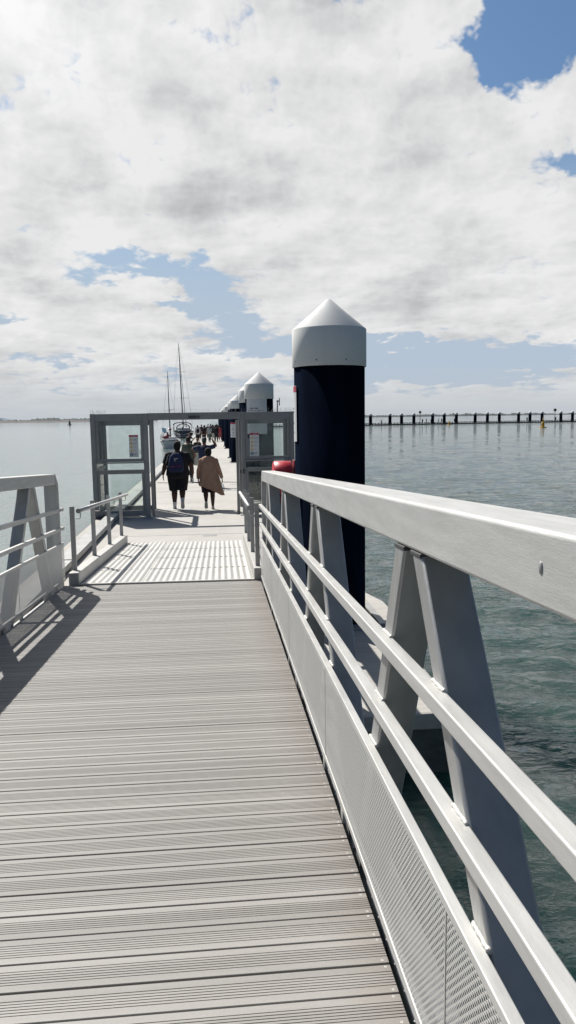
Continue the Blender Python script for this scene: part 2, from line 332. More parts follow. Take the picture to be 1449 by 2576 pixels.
class MB:
    """collects shapes into one bmesh"""
    def __init__(s): s.b = bmesh.new()
    def hexa(s, pts, mi=0, bev=0.0):
        vs = [s.b.verts.new(p) for p in pts]
        fs = [(0, 3, 2, 1), (4, 5, 6, 7), (0, 1, 5, 4), (1, 2, 6, 5), (2, 3, 7, 6), (3, 0, 4, 7)]
        faces = [s.b.faces.new([vs[i] for i in f]) for f in fs]
        for f in faces: f.material_index = mi
        if bev > 0:
            es = list({e for f in faces for e in f.edges})
            r = bmesh.ops.bevel(s.b, geom=es, offset=bev, segments=2, profile=.5, affect='EDGES', clamp_overlap=True)
            for f in r['faces']: f.material_index = mi; f.smooth = True
        return s
    def box(s, x0, x1, y0, y1, z0, z1, mi=0, bev=0.0, f=None):
        p = [(x0, y0, z0), (x1, y0, z0), (x1, y1, z0), (x0, y1, z0), (x0, y0, z1), (x1, y0, z1), (x1, y1, z1), (x0, y1, z1)]
        if f: p = [f(*q) for q in p]
        return s.hexa(p, mi, bev)
    def loft(s, rings, mi=0, caps=True, closed=True, smooth=True):
        vr = [[s.b.verts.new(p) for p in r] for r in rings]; n = len(vr[0])
        for a, b in zip(vr, vr[1:]):
            for i in range(n if closed else n-1):
                j = (i+1) % n
                f = s.b.faces.new((a[i], a[j], b[j], b[i])); f.material_index = mi; f.smooth = smooth
        if caps and closed:
            f = s.b.faces.new(vr[0][::-1]); f.material_index = mi
            f = s.b.faces.new(vr[-1]); f.material_index = mi
        return s
    def tube(s, pts, rad, n=10, mi=0, caps=True):
        pts = [Vector(p) for p in pts]; rings = []
        rr = rad if hasattr(rad, '__len__') else [rad]*len(pts)
        for i, p in enumerate(pts):
            t = (pts[min(i+1, len(pts)-1)] - pts[max(i-1, 0)]).normalized()
            a = t.cross(Vector((0, 0, 1)))
            if a.length < .05: a = t.cross(Vector((0, 1, 0)))
            a.normalize(); c = a.cross(t)
            rings.append([p + (a*cos(2*pi*k/n) + c*sin(2*pi*k/n))*rr[i] for k in range(n)])
        return s.loft(rings, mi, caps)
    def lathe(s, prof, n=32, mi=0, cx=0, cy=0, smooth=True):
        rings = [[(cx+r*cos(2*pi*k/n), cy+r*sin(2*pi*k/n), z) for k in range(n)] for r, z in prof]
        return s.loft(rings, mi, True, True, smooth)
    def prism(s, poly, a, b, axis='x', mi=0, f=None):
        """poly of (u,v); extruded from a to b along axis"""
        def P(t, u, v):
            q = (t, u, v) if axis == 'x' else ((u, t, v) if axis == 'y' else (u, v, t))
            return f(*q) if f else q
        return s.loft([[P(a, u, v) for u, v in poly], [P(b, u, v) for u, v in poly]], mi, True, True, False)
    def sphere(s, c, r, mi=0, sub=2, sc=(1, 1, 1)):
        r_ = bmesh.ops.create_icosphere(s.b, subdivisions=sub, radius=1.0)
        for v in r_['verts']: v.co = Vector((c[0]+v.co.x*r*sc[0], c[1]+v.co.y*r*sc[1], c[2]+v.co.z*r*sc[2]))
        for v in r_['verts']:
            for f in v.link_faces: f.material_index = mi; f.smooth = True
        return s
    def disc(s, c, r, n=10, mi=0, nrm=(0, 0, 1)):
        nrm = Vector(nrm).normalized(); a = nrm.orthogonal().normalized(); b = nrm.cross(a)
        f = s.b.faces.new([s.b.verts.new(Vector(c)+(a*cos(2*pi*k/n)+b*sin(2*pi*k/n))*r) for k in range(n)]); f.material_index = mi; return s
    def build(s, name, mats, parent=None, fix=True):
        if fix: bmesh.ops.recalc_face_normals(s.b, faces=s.b.faces)
        me = bpy.data.meshes.new(name); s.b.to_mesh(me); s.b.free()
        for m in (mats if isinstance(mats, (list, tuple)) else [mats]): me.materials.append(M[m] if isinstance(m, str) else m)
        o = bpy.data.objects.new(name, me); link(o)
        if parent: o.parent = parent
        return o

# gangway frame: lateral, along, height above the sloping deck
GC, GS, GX = .845, .0558, .0099
def G(lat, Y, h): return Vector((lat + GX*Y, Y, GC - GS*Y + h + (.012 if lat < -1 else 0)))

# ================================================================ WATER
def build_water():
    nr, rmin, rmax = 1000, .25, 15000.
    rr = rmin*(rmax/rmin)**(np.arange(nr)/(nr-1))
    dense = np.linspace(radians(-36), radians(46), 620); coarse = np.linspace(radians(46), radians(324), 40)[1:-1]
    th = np.concatenate([dense, coarse]); na = len(th)
    Rg, Tg = np.meshgrid(rr, th, indexing='ij')
    X = Rg*np.sin(Tg); Y = Rg*np.cos(Tg); Z = np.zeros_like(X)
    dth = np.where(np.arange(na) < 620, dense[1]-dense[0], .12)
    sp = np.maximum(Rg*(math.log(rmax/rmin)/(nr-1)), Rg*dth[None, :])
    rs = np.random.RandomState(3)
    for i in range(70):
        lam = .28*(9.0/.28)**rs.rand(); k = 2*pi/lam
        d = radians(200) + rs.randn()*.62
        amp = .0062*lam**.70*(.5+rs.rand()) * (3.2 if .3 < lam < 1.5 else .9)
        if lam > 4: amp *= .55
        ph = rs.rand()*2*pi
        arg = k*(X*math.sin(d)+Y*math.cos(d)) + ph + .6*np.sin(X*.21+Y*.13+i)
        Z += amp*(.75*np.sin(arg)+.75*(.64-2*np.abs(np.sin(arg*.5+.785))*.5)*1.6)*np.exp(-(2.0*sp/lam)**2)
    # sheltered beside the pontoon
    Z *= np.where(X < -.4, .22, np.clip(.6 + .4*np.abs(X+.4)/4.0, .6, 1.0))
    co = np.stack([X, Y, Z-.5], -1).reshape(-1, 3)
    i = np.arange(nr-1)[:, None]*na; j = np.arange(na)[None, :]; jn = (j+1) % na
    q = np.stack([i+j, i+jn, i+na+jn, i+na+j], -1).reshape(-1, 4)[:, ::-1]
    me = bpy.data.meshes.new('water'); me.vertices.add(len(co)); me.vertices.foreach_set('co', co.ravel())
    me.loops.add(q.size); me.loops.foreach_set('vertex_index', q.ravel().astype(np.int32))
    me.polygons.add(len(q)); me.polygons.foreach_set('loop_start', (np.arange(len(q))*4).astype(np.int32))
    me.polygons.foreach_set('loop_total', np.full(len(q), 4, np.int32))
    me.update(calc_edges=True); me.validate()
    me.polygons.foreach_set('use_smooth', np.ones(len(q), bool))
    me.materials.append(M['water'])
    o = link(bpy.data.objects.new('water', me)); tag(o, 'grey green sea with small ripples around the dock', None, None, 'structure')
build_water()

# ================================================================ FAR SHORE
def shore(name, a0, a1, dist, hfun, m, label, step=.06):
    mb = MB(); n = int((a1-a0)/step); front = []; top = []; back = []
    for i in range(n+1):
        a = radians(a0 + (a1-a0)*i/n); h = hfun(math.degrees(a))
        front.append((dist*sin(a), dist*cos(a), -.6)); top.append(((dist+90)*sin(a), (dist+90)*cos(a), h)); back.append(((dist+900)*sin(a), (dist+900)*cos(a), -.6))
    mb.loft([front, top, back], 0, False, False, False)
    o = mb.build(name, m); tag(o, label, None, None, 'structure'); return o
def nz(a, s, k=0): return mnoise.noise(Vector((a*s, k, 0)))
shore('far_land', -60, -4, 5600, lambda a: max(4, 20 + 13*nz(a, .35) + 9*nz(a, 1.6, 3) + 7*nz(a, 7, 5) + (9 if -12.9 < a < -11 else 0)), ['far'], 'low dark tree covered shore on the horizon at left')
shore('far_bluff', -60, -8.9, 5450, lambda a: max(2, 11 + 10*nz(a, .5, 9) + 3*nz(a, 5, 7)), ['farbluff'], 'brown bluff at the foot of the left hand shore')
shore('far_hill', -34, -12.2, 15000, lambda a: 120/(1+math.exp((a+14.3)*1.25)) + 3, ['hill'], 'hill painted pale for haze, rising behind the left hand shore', .2)
shore('far_coast', 4, 60, 9500, lambda a: max(1.0, 26 + 12*nz(a, .4, 2) + 14*nz(a, 2.1, 3) + 8*nz(a, 9, 5) - max(0, a-22)*3), ['far'], 'thin strip of wooded coast on the horizon at right')

# ================================================================ FLOATING DOCK
XL, XR, Y0, Y1 = -2.82, 1.90, 5.62, 131.0
dock = thing('floating_dock', 'long pale concrete floating dock running from the gangway out to the boats', 'dock', (0, Y0, 0))
def dk(o): o.parent = dock; o.location = (0, -Y0, 0); return o
PILES = [(1.33, 8.62), (1.345, 21.9), (1.35, 26.9), (1.36, 41.3), (1.36, 46.4), (1.36, 61.2), (1.36, 66.3), (1.36, 81), (1.36, 86.1), (1.36, 101), (1.36, 106.1), (1.36, 121), (1.36, 126)]
seg = [Y0] + [Y0+6.2+9.65*i for i in range(0, 13)]
seg = [Y0, 15.42, 25.07, 34.4, 43.7, 53.0, 62.4, 71.8, 81.2, 90.6, 100, 109.4, 118.8, Y1]
mb = MB(); mt = MB()
for a, b in zip(seg, seg[1:]):
    holes_ = [p for p in PILES if a < p[1] < b]
    ys = [a]
    for p in holes_: ys += [p[1]-.48, p[1]+.48]
    ys += [b-.02]
    for i in range(len(ys)-1):
        if i % 2 == 0: mt.box(XL, XR, ys[i], ys[i+1], -.62, 0, 0, .012)
        else:
            mt.box(XL, .87, ys[i], ys[i+1], -.62, 0, 0); mt.box(1.84, XR, ys[i], ys[i+1], -.62, 0, 0)
dk(mt.build('concrete_deck', 'conc'))
# darker wet underside/side skirts below the deck edge
ms = MB()
ms.box(XL+.10, XR-.10, Y0+.06, Y1-.1, -.95, -.63)
ms.box(XL+.03, XR-.03, Y0-.004, Y0-.001, -.62, -.13)
dk(ms.build('float_skirt', 'concwet'))
# fore-edge coping
mc = MB(); mc.box(XL+.01, XR-.01, Y0-.035, Y0-.005, -.125, .006, 0, .01); dk(mc.build('edge_coping', 'conc'))
# joint covers
for y in (25.07, 43.7, 62.4, 81.2, 100):
    j = MB(); j.box(-2.2, XR-.02, y-.10, y+.08, -.004, .008); dk(j.build('joint_cover', 'plate'))
# bull rail along the left edge, in bolted lengths on short feet
for k in range(18):
    a = 6.2+6.05*k; b = a+5.98
    if b > Y1: break
    t = MB()
    t.box(-2.53, -2.275, a, b, .04, .135, 0, .006)
    for q in range(4):
        y = a+.35+q*1.75
        t.box(-2.50, -2.30, y-.08, y+.08, .0, .038, 1)
    for q in range(10):
        for xx in (-2.45, -2.345): t.disc((xx+.02*(q % 2), a+.3+q*.6, .1362), .013, 8, 2)
    dk(t.build('bull_rail', ['steel', 'gap', 'dark']))
# timber fender along the outer left edge and right edge
t = MB(); t.box(XL-.06, XL-.004, Y0+.1, Y1, -.30, -.05); t.box(XR+.004, XR+.06, 9.6, Y1, -.30, -.05); dk(t.build('fender', 'concwet'))
# steel pile guides with rollers
for (x, y) in PILES:
    t = MB(); w = .475
    t.box(x-w, x+w, y-w-.14, y-w, .002, .028, 0, .003); t.box(x-w, x+w, y+w, y+w+.12, .002, .028, 0, .003)
    t.box(x+w, x+w+.08, y-w, y+w, .002, .028, 0, .003)
    for sx, sy in ((0, -1), (0, 1), (1, 0)):
        c = (x+sx*(w-.07), y+sy*(w-.07), .03)
        if sy: t.tube([(c[0]-.16, c[1], -.06), (c[0]+.16, c[1], -.06)], .05, 10, 1)
        else: t.tube([(c[0], c[1]-.16, -.06), (c[0], c[1]+.16, -.06)], .05, 10, 1)
    dk(t.build('pile_guide', ['steel', 'dark']))
# gusset wing of concrete at the near right corner
t = MB(); t.prism([(1.905, 7.75), (1.905, 9.9), (1.96, 9.9), (2.10, 9.3), (2.10, 8.2)], -.4, -.01, 'z'); dk(t.build('corner_gusset', 'conc'))

# drainage grates set in the dock, and a flat grey patch
def grate(x0, x1, y0, y1, n, label, g='slotted grates set in the dock'):
    th = thing('deck_grate', label, 'grate', ((x0+x1)/2, y0, 0), 0, g)
    t = MB(); w = (x1-x0)/n
    for i in range(n):
        a = -(x1-x0)/2+w*i
        t.box(a, a+w*.45, 0, y1-y0, .0036, .0065)
    t.build('bars', 'plate', th)
    t = MB(); t.box(-(x1-x0)/2-.01, (x1-x0)/2+.01, -.01, y1-y0+.01, .001, .0035); t.build('tray', 'steel', th)
grate(-1.27, -.60, 19.70, 20.55, 10, 'slotted metal grate under the feet of the man in black')
grate(-1.70, -1.45, 18.75, 19.2, 4, 'small slotted grate at the foot of the left gate post')
grate(-1.05, -.30, 29.5, 30.3, 10, 'slotted grate just beyond the long brown cable groove')
grate(-1.25, -.55, 39.2, 39.95, 9, 'slotted grate behind the boy in black')
grate(.55, 1.0, 27.2, 28.1, 6, 'slotted grate at the right edge of the dock beside the second pair of piles')
grate(.45, .95, 40.9, 41.6, 7, 'slotted grate at the foot of the pile carrying the small notice')
t = MB(); t.box(-.14, .14, -.10, .10, .001, .006, 0)  # thin flat rectangle, greyer than the concrete around it
o = t.build('grey_patch', 'steel'); o.location = (-.11, 15.25, 0); tag(o, 'small flat grey patch on the concrete just beyond the ramp', 'cover plate')
# cable groove across the dock
t = MB(); pts = [(-2.1+.42*i, 28.6-.35*sin(i*.9)*.4-.08*i, .012) for i in range(10)]
t.tube(pts, .011, 6); o = t.build('cable', 'gap'); tag(o, 'dark cable lying across the dock beyond the two walkers', 'cable')

# ================================================================ PILES
def pile_meshes():
    a = MB(); a.lathe([(.40, -4), (.40, 2.89)], 48); pm = a.build('sleeve', 'pile')
    a = MB(); a.lathe([(.414, 2.885), (.418, 2.89), (.418, 3.295), (.41, 3.305), (.20, 3.48), (.03, 3.63), (.002, 3.64)], 48)
    for k in range(8):
        an = radians(-118+45*k); a.disc((.4195*cos(an), .4195*sin(an), 2.945), .0085, 8, 1, (cos(an), sin(an), 0))
    cm = a.build('cap', ['cap', 'dark'])
    return pm, cm
pm, cm = pile_meshes()
ordn = ['nearest and largest', 'second nearest', 'third nearest', 'fourth nearest', 'fifth nearest', 'sixth nearest', 'seventh nearest', 'eighth nearest', 'ninth nearest', 'tenth nearest', 'eleventh nearest', 'twelfth nearest', 'thirteenth and farthest']
extra = {0: ', outside the gangway rail', 1: ', with a broad white notice', 3: ', with a small notice'}
for i, (x, y) in enumerate(PILES):
    root = thing('mooring_pile', f'{ordn[i]} black white-capped mooring pile in the dock row{extra.get(i, "")}', 'pile', (x, y, 0), .15*i, 'mooring piles along the dock')
    for src in (pm, cm):
        c = src if i == 0 else src.copy()
        if i: COL.objects.link(c)
        c.parent = root

def bars_text(t, x0, z0, widths, h, y, mi, gap=.25, f=None):
    """illegible lettering: word-sized strokes"""
    x = x0
    for w in widths:
        n = max(1, int(w/(h*.75)))
        for q in range(n):
            hh = h*(1 if (q*7+int(w*1000)) % 3 else .72)
            t.box(x+q*w/n, x+(q+.72)*w/n, y-.002, y, z0, z0+hh, mi, 0, f)
        x += w+h*.6

# broad notice on the second pile: curved plate hugging the sleeve
def pile_sign(px, py, a0, a1, z0, z1, name, label, kind):
    th = thing(name, label, 'sign', (px, py, 0))
    def f(u, d, z, R=.425):      # u = fraction across, d = thickness
        a = a0+(a1-a0)*u; r = R-d; return (r*cos(a), r*sin(a), z)
    def plate(nm, u0, u1, zz0, zz1, d, m, n=10):
        t = MB(); R1, R2 = .404+d, .404+d+.002
        rings = []
        for i in range(n+1):
            a = a0+(a1-a0)*(u0+(u1-u0)*i/n); c_, s_ = cos(a), sin(a)
            rings.append([(R1*c_, R1*s_, zz0), (R2*c_, R2*s_, zz0), (R2*c_, R2*s_, zz1), (R1*c_, R1*s_, zz1)])
        t.loft(rings, 0, True, True, False); return t.build(nm, m, th)
    plate('plate', 0, 1, z0, z1, .002, 'signw')
    def text(lines):
        t = MB(); ok = False
        for (u, z, ws, h) in lines:
            x = u
            for w in ws:
                n = max(1, int(w/.035))
                for q in range(n):
                    ua, ub = x+q*w/n, x+(q+.7)*w/n
                    pa = a0+(a1-a0)*ua; pb = a0+(a1-a0)*ub; r0, r1 = .4095, .4105
                    hh = h*(1 if (q*5+int(w*97)) % 3 else .7)
                    t.hexa([(r0*cos(pa), r0*sin(pa), z), (r1*cos(pa), r1*sin(pa), z), (r1*cos(pb), r1*sin(pb), z), (r0*cos(pb), r0*sin(pb), z),
                            (r0*cos(pa), r0*sin(pa), z+hh), (r1*cos(pa), r1*sin(pa), z+hh), (r1*cos(pb), r1*sin(pb), z+hh), (r0*cos(pb), r0*sin(pb), z+hh)])
                x += w+.03
        t.build('lettering', 'ink', th)
    if kind == 'marina':
        text([(.24, z1-.285, (.16, .18), .035), (.10, z1-.345, (.08, .2, .1, .17, .1), .022), (.14, z1-.405, (.3, .24), .03), (.15, z1-.47, (.26, .2), .028)])
    else:
        plate('header', 0.0, 1.0, z1-.09*(z1-z0)*1.2, z1-.004, .004, 'signred')
        text([(.3, z1-.42*(z1-z0), (.3,), .02), (.3, z1-.48*(z1-z0), (.35,), .02), (.3, z1-.68*(z1-z0), (.4,), .02), (.3, z1-.85*(z1-z0), (.3,), .02)])
    return th
pile_sign(1.33, 8.62, radians(196), radians(150), 2.06, 2.68, 'warning_sign', 'tall white notice with a red header on the left side of the largest pile', 'warn')
pile_sign(1.345, 21.9, radians(206), radians(298), 1.9, 2.885, 'notice_board', 'broad white notice wrapped round the second nearest pile above the gate', 'marina')
pile_sign(1.36, 41.3, radians(196), radians(262), 1.35, 2.15, 'warning_sign', 'small white notice with a red header on the fourth pile, seen through the gate', 'warn')

# ================================================================ GANGWAY
gw = thing('gangway', 'sloping aluminium truss gangway with grey grooved decking leading down to the dock', 'gangway', (0, 0, 0))
GY0, GY1 = -4.3, 9.28
LL, LR = -1.935, .457
def GO(lat, Y, h): return G(lat, Y, h)
# decking: grooved boards
PITCH = .1235
def board_profile():
    prof = [(.0, -.022), (.0, -.0015), (.0015, 0)]
    for k in range(6):
        a = .0305 + k*.0112
        prof += [(a-.0016, 0), (a-.0010, -.0045), (a+.0010, -.0045), (a+.0016, 0)]
    prof += [(.1150, 0), (.1165, -.0015), (.1165, -.022)]
    return prof
prof = board_profile()
t = MB(); sc = MB(); y = GY0+1.0; nb = 0
while y < GY1-.02:
    jz = random.uniform(-.0008, .0008)
    g = random.uniform(.0, .0016)
    rings = [[GO(lat, y+u+g, v+jz) for u, v in prof] for lat in (LL+.004, LR-.003)]
    t.loft(rings, 0, True, True, False)
    if y > .3 and y < 7.5:
        for lat in (-1.86, -1.33, -.722, -.341, .045, .437):
            if lat in (-.722, .045) and nb % 2: continue
            for u in (.011, .107):
                if lat in (-.722, .045) and u > .05: continue
                la = lat+random.uniform(-.004, .004); c = GO(la, y+u+g, jz+.0006)
                sc.disc(c, .0042, 8, 0); sc.disc(c+Vector((0, 0, .0003)), .0014, 6, 1)
    y += PITCH; nb += 1
t.build('decking', 'deck', gw); sc.build('deck_screws', ['screw', 'dark'], gw)
# joists below
t = MB()
for lat in (-1.8, -1.33, -.72, -.341, .045, .40): t.box(lat-.03, lat+.03, GY0, GY1-.05, -.12, -.024, 0, 0, GO)
for k in range(7): t.box(LL-.15, LR+.15, -3.9+2.05*k, -3.78+2.05*k, -.26, -.125, 0, 0, GO)
t.build('joists', 'gap', gw)

def truss(side):
    s = 1 if side > 0 else -1
    base = LR if side > 0 else LL
    def X(o): return base + s*o          # outward offset from the deck edge
    def bx(t, o0, o1, y0, y1, h0, h1, bev=0.0, mi=0):
        a, b = sorted((X(o0), X(o1))); t.box(a, b, y0, y1, h0, h1, mi, bev, GO)
    # top chord with a chamfered far corner, rounded edges
    t = MB(); bx(t, .032, .185, GY0, 9.22, 1.237, 1.362, .009)
    t.build('top_chord', 'alu', gw)
    t = MB()
    poly = [(9.2225, 1.361), (9.245, 1.361), (9.385, 1.235), (9.385, -.25), (9.29, -.25), (9.29, 1.215), (9.2225, 1.239)]
    t.prism([(u, v) for u, v in poly], X(.033), X(.184), 'x', 0, GO)
    t.build('end_post', 'alu2', gw)
    # weld seam and plug on the chord
    t = MB(); bx(t, .045, .185, GY0, 9.3, -.26, -.12, .006); t.build('bottom_chord', 'alu2', gw)
    for k in range(7):
        ap = 8.15-2.05*k
        # leg leaning towards the shore end
        for (ty, by, w, nm) in ((ap-.125, ap-1.125, .094, 'brace'), (ap+.05, ap+.745, .104, 'brace')):
            t = MB(); h0, h1 = -.12, 1.236
            a, b = sorted((X(.034), X(.150)))
            def leg(la, f, h): return GO(la, (by+(ty-by)*(h-h0)/(h1-h0))+f*w/2, h)
            t.hexa([leg(a, -1, h0), leg(b, -1, h0), leg(b, 1, h0), leg(a, 1, h0), leg(a, -1, h1), leg(b, -1, h1), leg(b, 1, h1), leg(a, 1, h1)], 0, .008)
            t.build(nm, 'alu2', gw)
            if side > 0 and .4 < ap < 6.5:
                t = MB(); t.box(a-.003, b+.003, ty-w/2-.004, ty+w/2+.004, 1.224, 1.2364, 0, .003, GO); t.build('weld_seam', 'gap', gw)
            # weld beads where rails meet the legs
            if 0.4 < ap < 6.5 and side > 0:
                wt = MB()
                for hh in (.945, .712, .523):
                    yy = by+(ty-by)*(hh-h0)/(h1-h0)
                    ws_ = [(GO(X(.033+random.uniform(-.001, .002)), yy-w*.5+w*q/12, hh+.001), .0048+.0022*random.random()) for q in range(13)]
                    wt.tube([c_ for c_, r_ in ws_], [r_ for c_, r_ in ws_], 8)
                wt.build('weld_bead', 'weld', gw)
    # mid rails
    for h0, h1 in ((.905, .945), (.674, .712)):
        t = MB(); bx(t, -.001, .0385, GY0, 9.46, h0, h1, .004); t.build('mid_rail', 'alu', gw)
    # kick panel: frame bars and expanded mesh sheets
    t = MB(); bx(t, .001, .030, GY0, 9.40, .497, .522, .003); bx(t, .001, .028, GY0, 9.40, .046, .072, .003)
    t.build('kick_frame', 'alu', gw)
    yy = GY0
    while yy < 9.3:
        y2 = min(yy+1.93, 9.40)
        t = MB(); t.b.faces.new([t.b.verts.new(GO(X(.005), a_, h_)) for a_, h_ in ((yy+.006, .070), (y2-.006, .070), (y2-.006, .4985), (yy+.006, .4985))]); t.build('kick_panel', 'mesh', gw)
        if side < 0 or 1:
            t = MB(); bx(t, .0035, .0075, yy-.003, yy+.004, .073, .497); bx(t, .006, .03, yy+.05, yy+.10, -.022, .046); bx(t, .006, .03, y2-.5, y2-.45, -.022, .046)
            t.build('panel_clip', 'alu', gw)
        yy += 1.93
truss(1); truss(-1)
# drain plug and run mark on the near chord
t = MB(); c = GO(LR+.0315, 1.111, 1.302)
t.sphere(c, .011, 0, 2, (.25, .62, 1)); t.build('drain_plug', 'steel', gw)

# ================================================================ RAMP (hinged flap at the foot of the gangway)
rp = thing('ramp', 'ribbed bright aluminium flap ramp between the gangway and the dock', 'ramp', G(-.69, 9.3, 0))
def rpar(o): o.parent = rp; o.location = -Vector(rp.location); return o
RL, RR_, RY0, RY1 = -1.755, .375, 9.30, 14.10
t = MB(); n = 26; q = 12; prof2 = []
for i in range(n*q+1):
    u = i/(n*q); ph = (u*n) % 1.0
    prof2.append((RL+(RR_-RL)*u, .004+.014*(.5-.5*cos(2*pi*ph))))
rings = []
for Y in (RY0, RY0+1.2, RY0+2.4, RY0+3.6, RY1-.05, RY1):
    k = .25 if Y == RY1 else 1.0
    rings.append([G(a, Y, h*k - (.0 if Y < RY1 else .02)) for a, h in prof2])
t.loft(rings, 0, False, False, True); rpar(t.build('ribbed_plate', 'plate'))
t = MB()
t.box(RL-.005, RR_+.005, RY0, RY1-.06, -.05, -.004, 0, 0, G); rpar(t.build('plate_frame', 'steel'))
t = MB()
for k in range(34):
    Y = RY0+.1+k*.139
    for lat in (RL+.03, RR_-.035): t.sphere(G(lat, Y, .012), .011, 0, 1, (1, 1, .6))
rpar(t.build('bolt_row', 'steel'))
t = MB()
t.box(RL-.002, RR_+.002, 9.262, 9.318, .002, .0195, 0, 0, G)
for k in (1, 2, 3): t.box(RL+.05, RR_-.05, RY0+1.2*k-.004, RY0+1.2*k+.004, .006, .0128, 0, 0, G)
rpar(t.build('weld_lines', 'plate'))
for (a, b, side) in ((-1.88, -1.757, -1), (.377, .50, 1)):
    t = MB(); t.box(a, b, 9.28, 14.12, -.01, .155, 0, .006, G); rpar(t.build('side_curb', 'plate'))
    # open end of the hollow curb section
    t = MB(); t.box(a+.014, b-.014, 9.2765, 9.2795, .005, .142, 0, 0, G); rpar(t.build('curb_end', 'steel'))
    pl = -1.853 if side < 0 else .432
    for k in range(4):
        Y = 9.55+1.5*k if side < 0 else 9.48+1.5*k
        t = MB(); t.box(pl-.028, pl+.028, Y-.022, Y+.022, .152, .955, 0, .004, G)
        o = rpar(t.build('handrail_post', 'steel'))
        t = MB(); inn = -side
        P0 = G(pl+inn*.026, Y, .83)
        t.tube([G(pl+inn*.028, Y+.05, .80), G(pl+inn*.078, Y+.05, .795), G(pl+inn*.09, Y+.05, .81), G(pl+inn*.09, Y+.05, .875)], .008, 6)
        rpar(t.build('rail_bracket', 'alu'))
    t = MB(); la = pl - side*.09
    t.tube([G(la, 9.48, .90), G(la, 14.35, .90)], .026, 14); rpar(t.build('handrail', 'alu'))
    t = MB(); t.tube([G(la, 9.470, .90), G(la, 9.4795, .90)], .030, 14); rpar(t.build('handrail_cap', 'steel'))

# ================================================================ GATE
GFY, GBY = 18.40, 20.20
gate = thing('entry_gate', 'grey framed glass gate portal standing across the dock with a central opening', 'gate', (-.45, GFY, 0))
def gp(o, par=None):
    o.parent = par or gate
    o.location = -Vector(gate.location) if par is None else (0, 0, 0)
    return o
ZT = 2.49
def gbox(nm, *b, m='gate', bev=.004, par=None):
    t = MB(); t.box(*b, 0, bev); return gp(t.build(nm, m), par)
posts = [(-2.865, -2.755), (-1.645, -1.53), (.685, .775), (1.865, 1.965)]
for x0, x1 in posts: gbox('post', x0, x1, GFY-.05, GFY+.05, .0 if x0 > -2.8 else -.02, ZT)
for x0, x1 in (posts[0], posts[1], posts[2], posts[3]): gbox('rear_post', x0, x1, GBY-.05, GBY+.05, .0, ZT-.07)
gbox('header_beam', -1.528, .683, GFY-.048, GFY+.048, 2.325, ZT+.005)
gbox('header_beam', -2.753, -1.647, GFY-.046, GFY+.046, 2.315, ZT-.003)
gbox('header_beam', .777, 1.863, GFY-.046, GFY+.046, 2.31, ZT-.003)
gbox('rear_beam', -2.753, -1.647, GBY-.046, GBY+.046, 2.20, ZT-.075)
gbox('rear_beam', .777, 1.863, GBY-.046, GBY+.046, 2.20, ZT-.075)
for x0, x1 in (posts[0], posts[1], posts[2], posts[3]): gbox('side_beam', x0+.01, x1-.01, GFY+.052, GBY-.052, 2.33, ZT-.06)
for x0, x1 in (posts[0], posts[3]):
    gbox('side_beam', x0+.02, x1-.02, GFY+.052, GBY-.052, .06, .16)
    gbox('side_beam', x0+.02, x1-.02, GFY+.052, GBY-.052, 1.10, 1.19)
gbox('door_stile', -1.515, -1.455, GFY+.25, GFY+.31, .0, 2.3, m='gate')
gbox('door_stile', .56, .63, GFY+.25, GFY+.31, .0, 2.3, m='gate')
for x0, x1 in ((-2.753, -1.647), (.777, 1.863)):
    gbox('mid_beam', x0, x1, GFY-.03, GFY+.03, 1.35, 1.425)
    gbox('mid_beam', x0, x1, GFY-.03, GFY+.03, 1.06, 1.125)
    gbox('handle_frame', x0-.03, x1+.03, GFY-.085, GFY-.055, 1.315, 1.345, bev=.003)
    gbox('handle_frame', x0-.03, x1+.03, GFY-.085, GFY-.055, 1.13, 1.16, bev=.003)
    for xx in (x0-.03, x1): gbox('handle_frame', xx, xx+.03, GFY-.0845, GFY-.0555, 1.162, 1.313, bev=.003)
    gbox('handle_light_strip', x0+.06, x1-.02, GFY-.087, GFY-.0856, 1.158, 1.166, m='plate', bev=0)
    gbox('bottom_beam', x0, x1, GFY-.04, GFY+.04, .05, .175)
    # mullions inside the front frame
    for (z0, z1) in ((1.427, 2.308), (.177, 1.058)):
        for xx in (x0+.001, x1-.061): gbox('glazing_stile', xx, xx+.06, GFY-.02, GFY+.02, z0, z1, bev=.002)
        g_ = gbox('glass_panel', x0+.063, x1-.063, GFY-.004, GFY+.004, z0+.001, z1-.001, m='glass', bev=0)
    g_ = gbox('glass_panel', x0+.01, x1-.01, GFY-.003, GFY+.003, 1.127, 1.348, m='glass', bev=0)
    gbox('glass_panel', x0+.063, x1-.063, GBY-.004, GBY+.004, .10, 2.198, m='glass', bev=0)
    gbox('bottom_beam', x0, x1, GBY-.04, GBY+.04, .0, .098)
for x in ((posts[0][0]+posts[0][1])/2, (posts[3][0]+posts[3][1])/2):
    gbox('glass_panel', x-.004, x+.004, GFY+.052, GBY-.052, 1.192, 2.328, m='glass', bev=0)
    gbox('glass_panel', x-.004, x+.004, GFY+.052, GBY-.052, .162, 1.098, m='glass', bev=0)
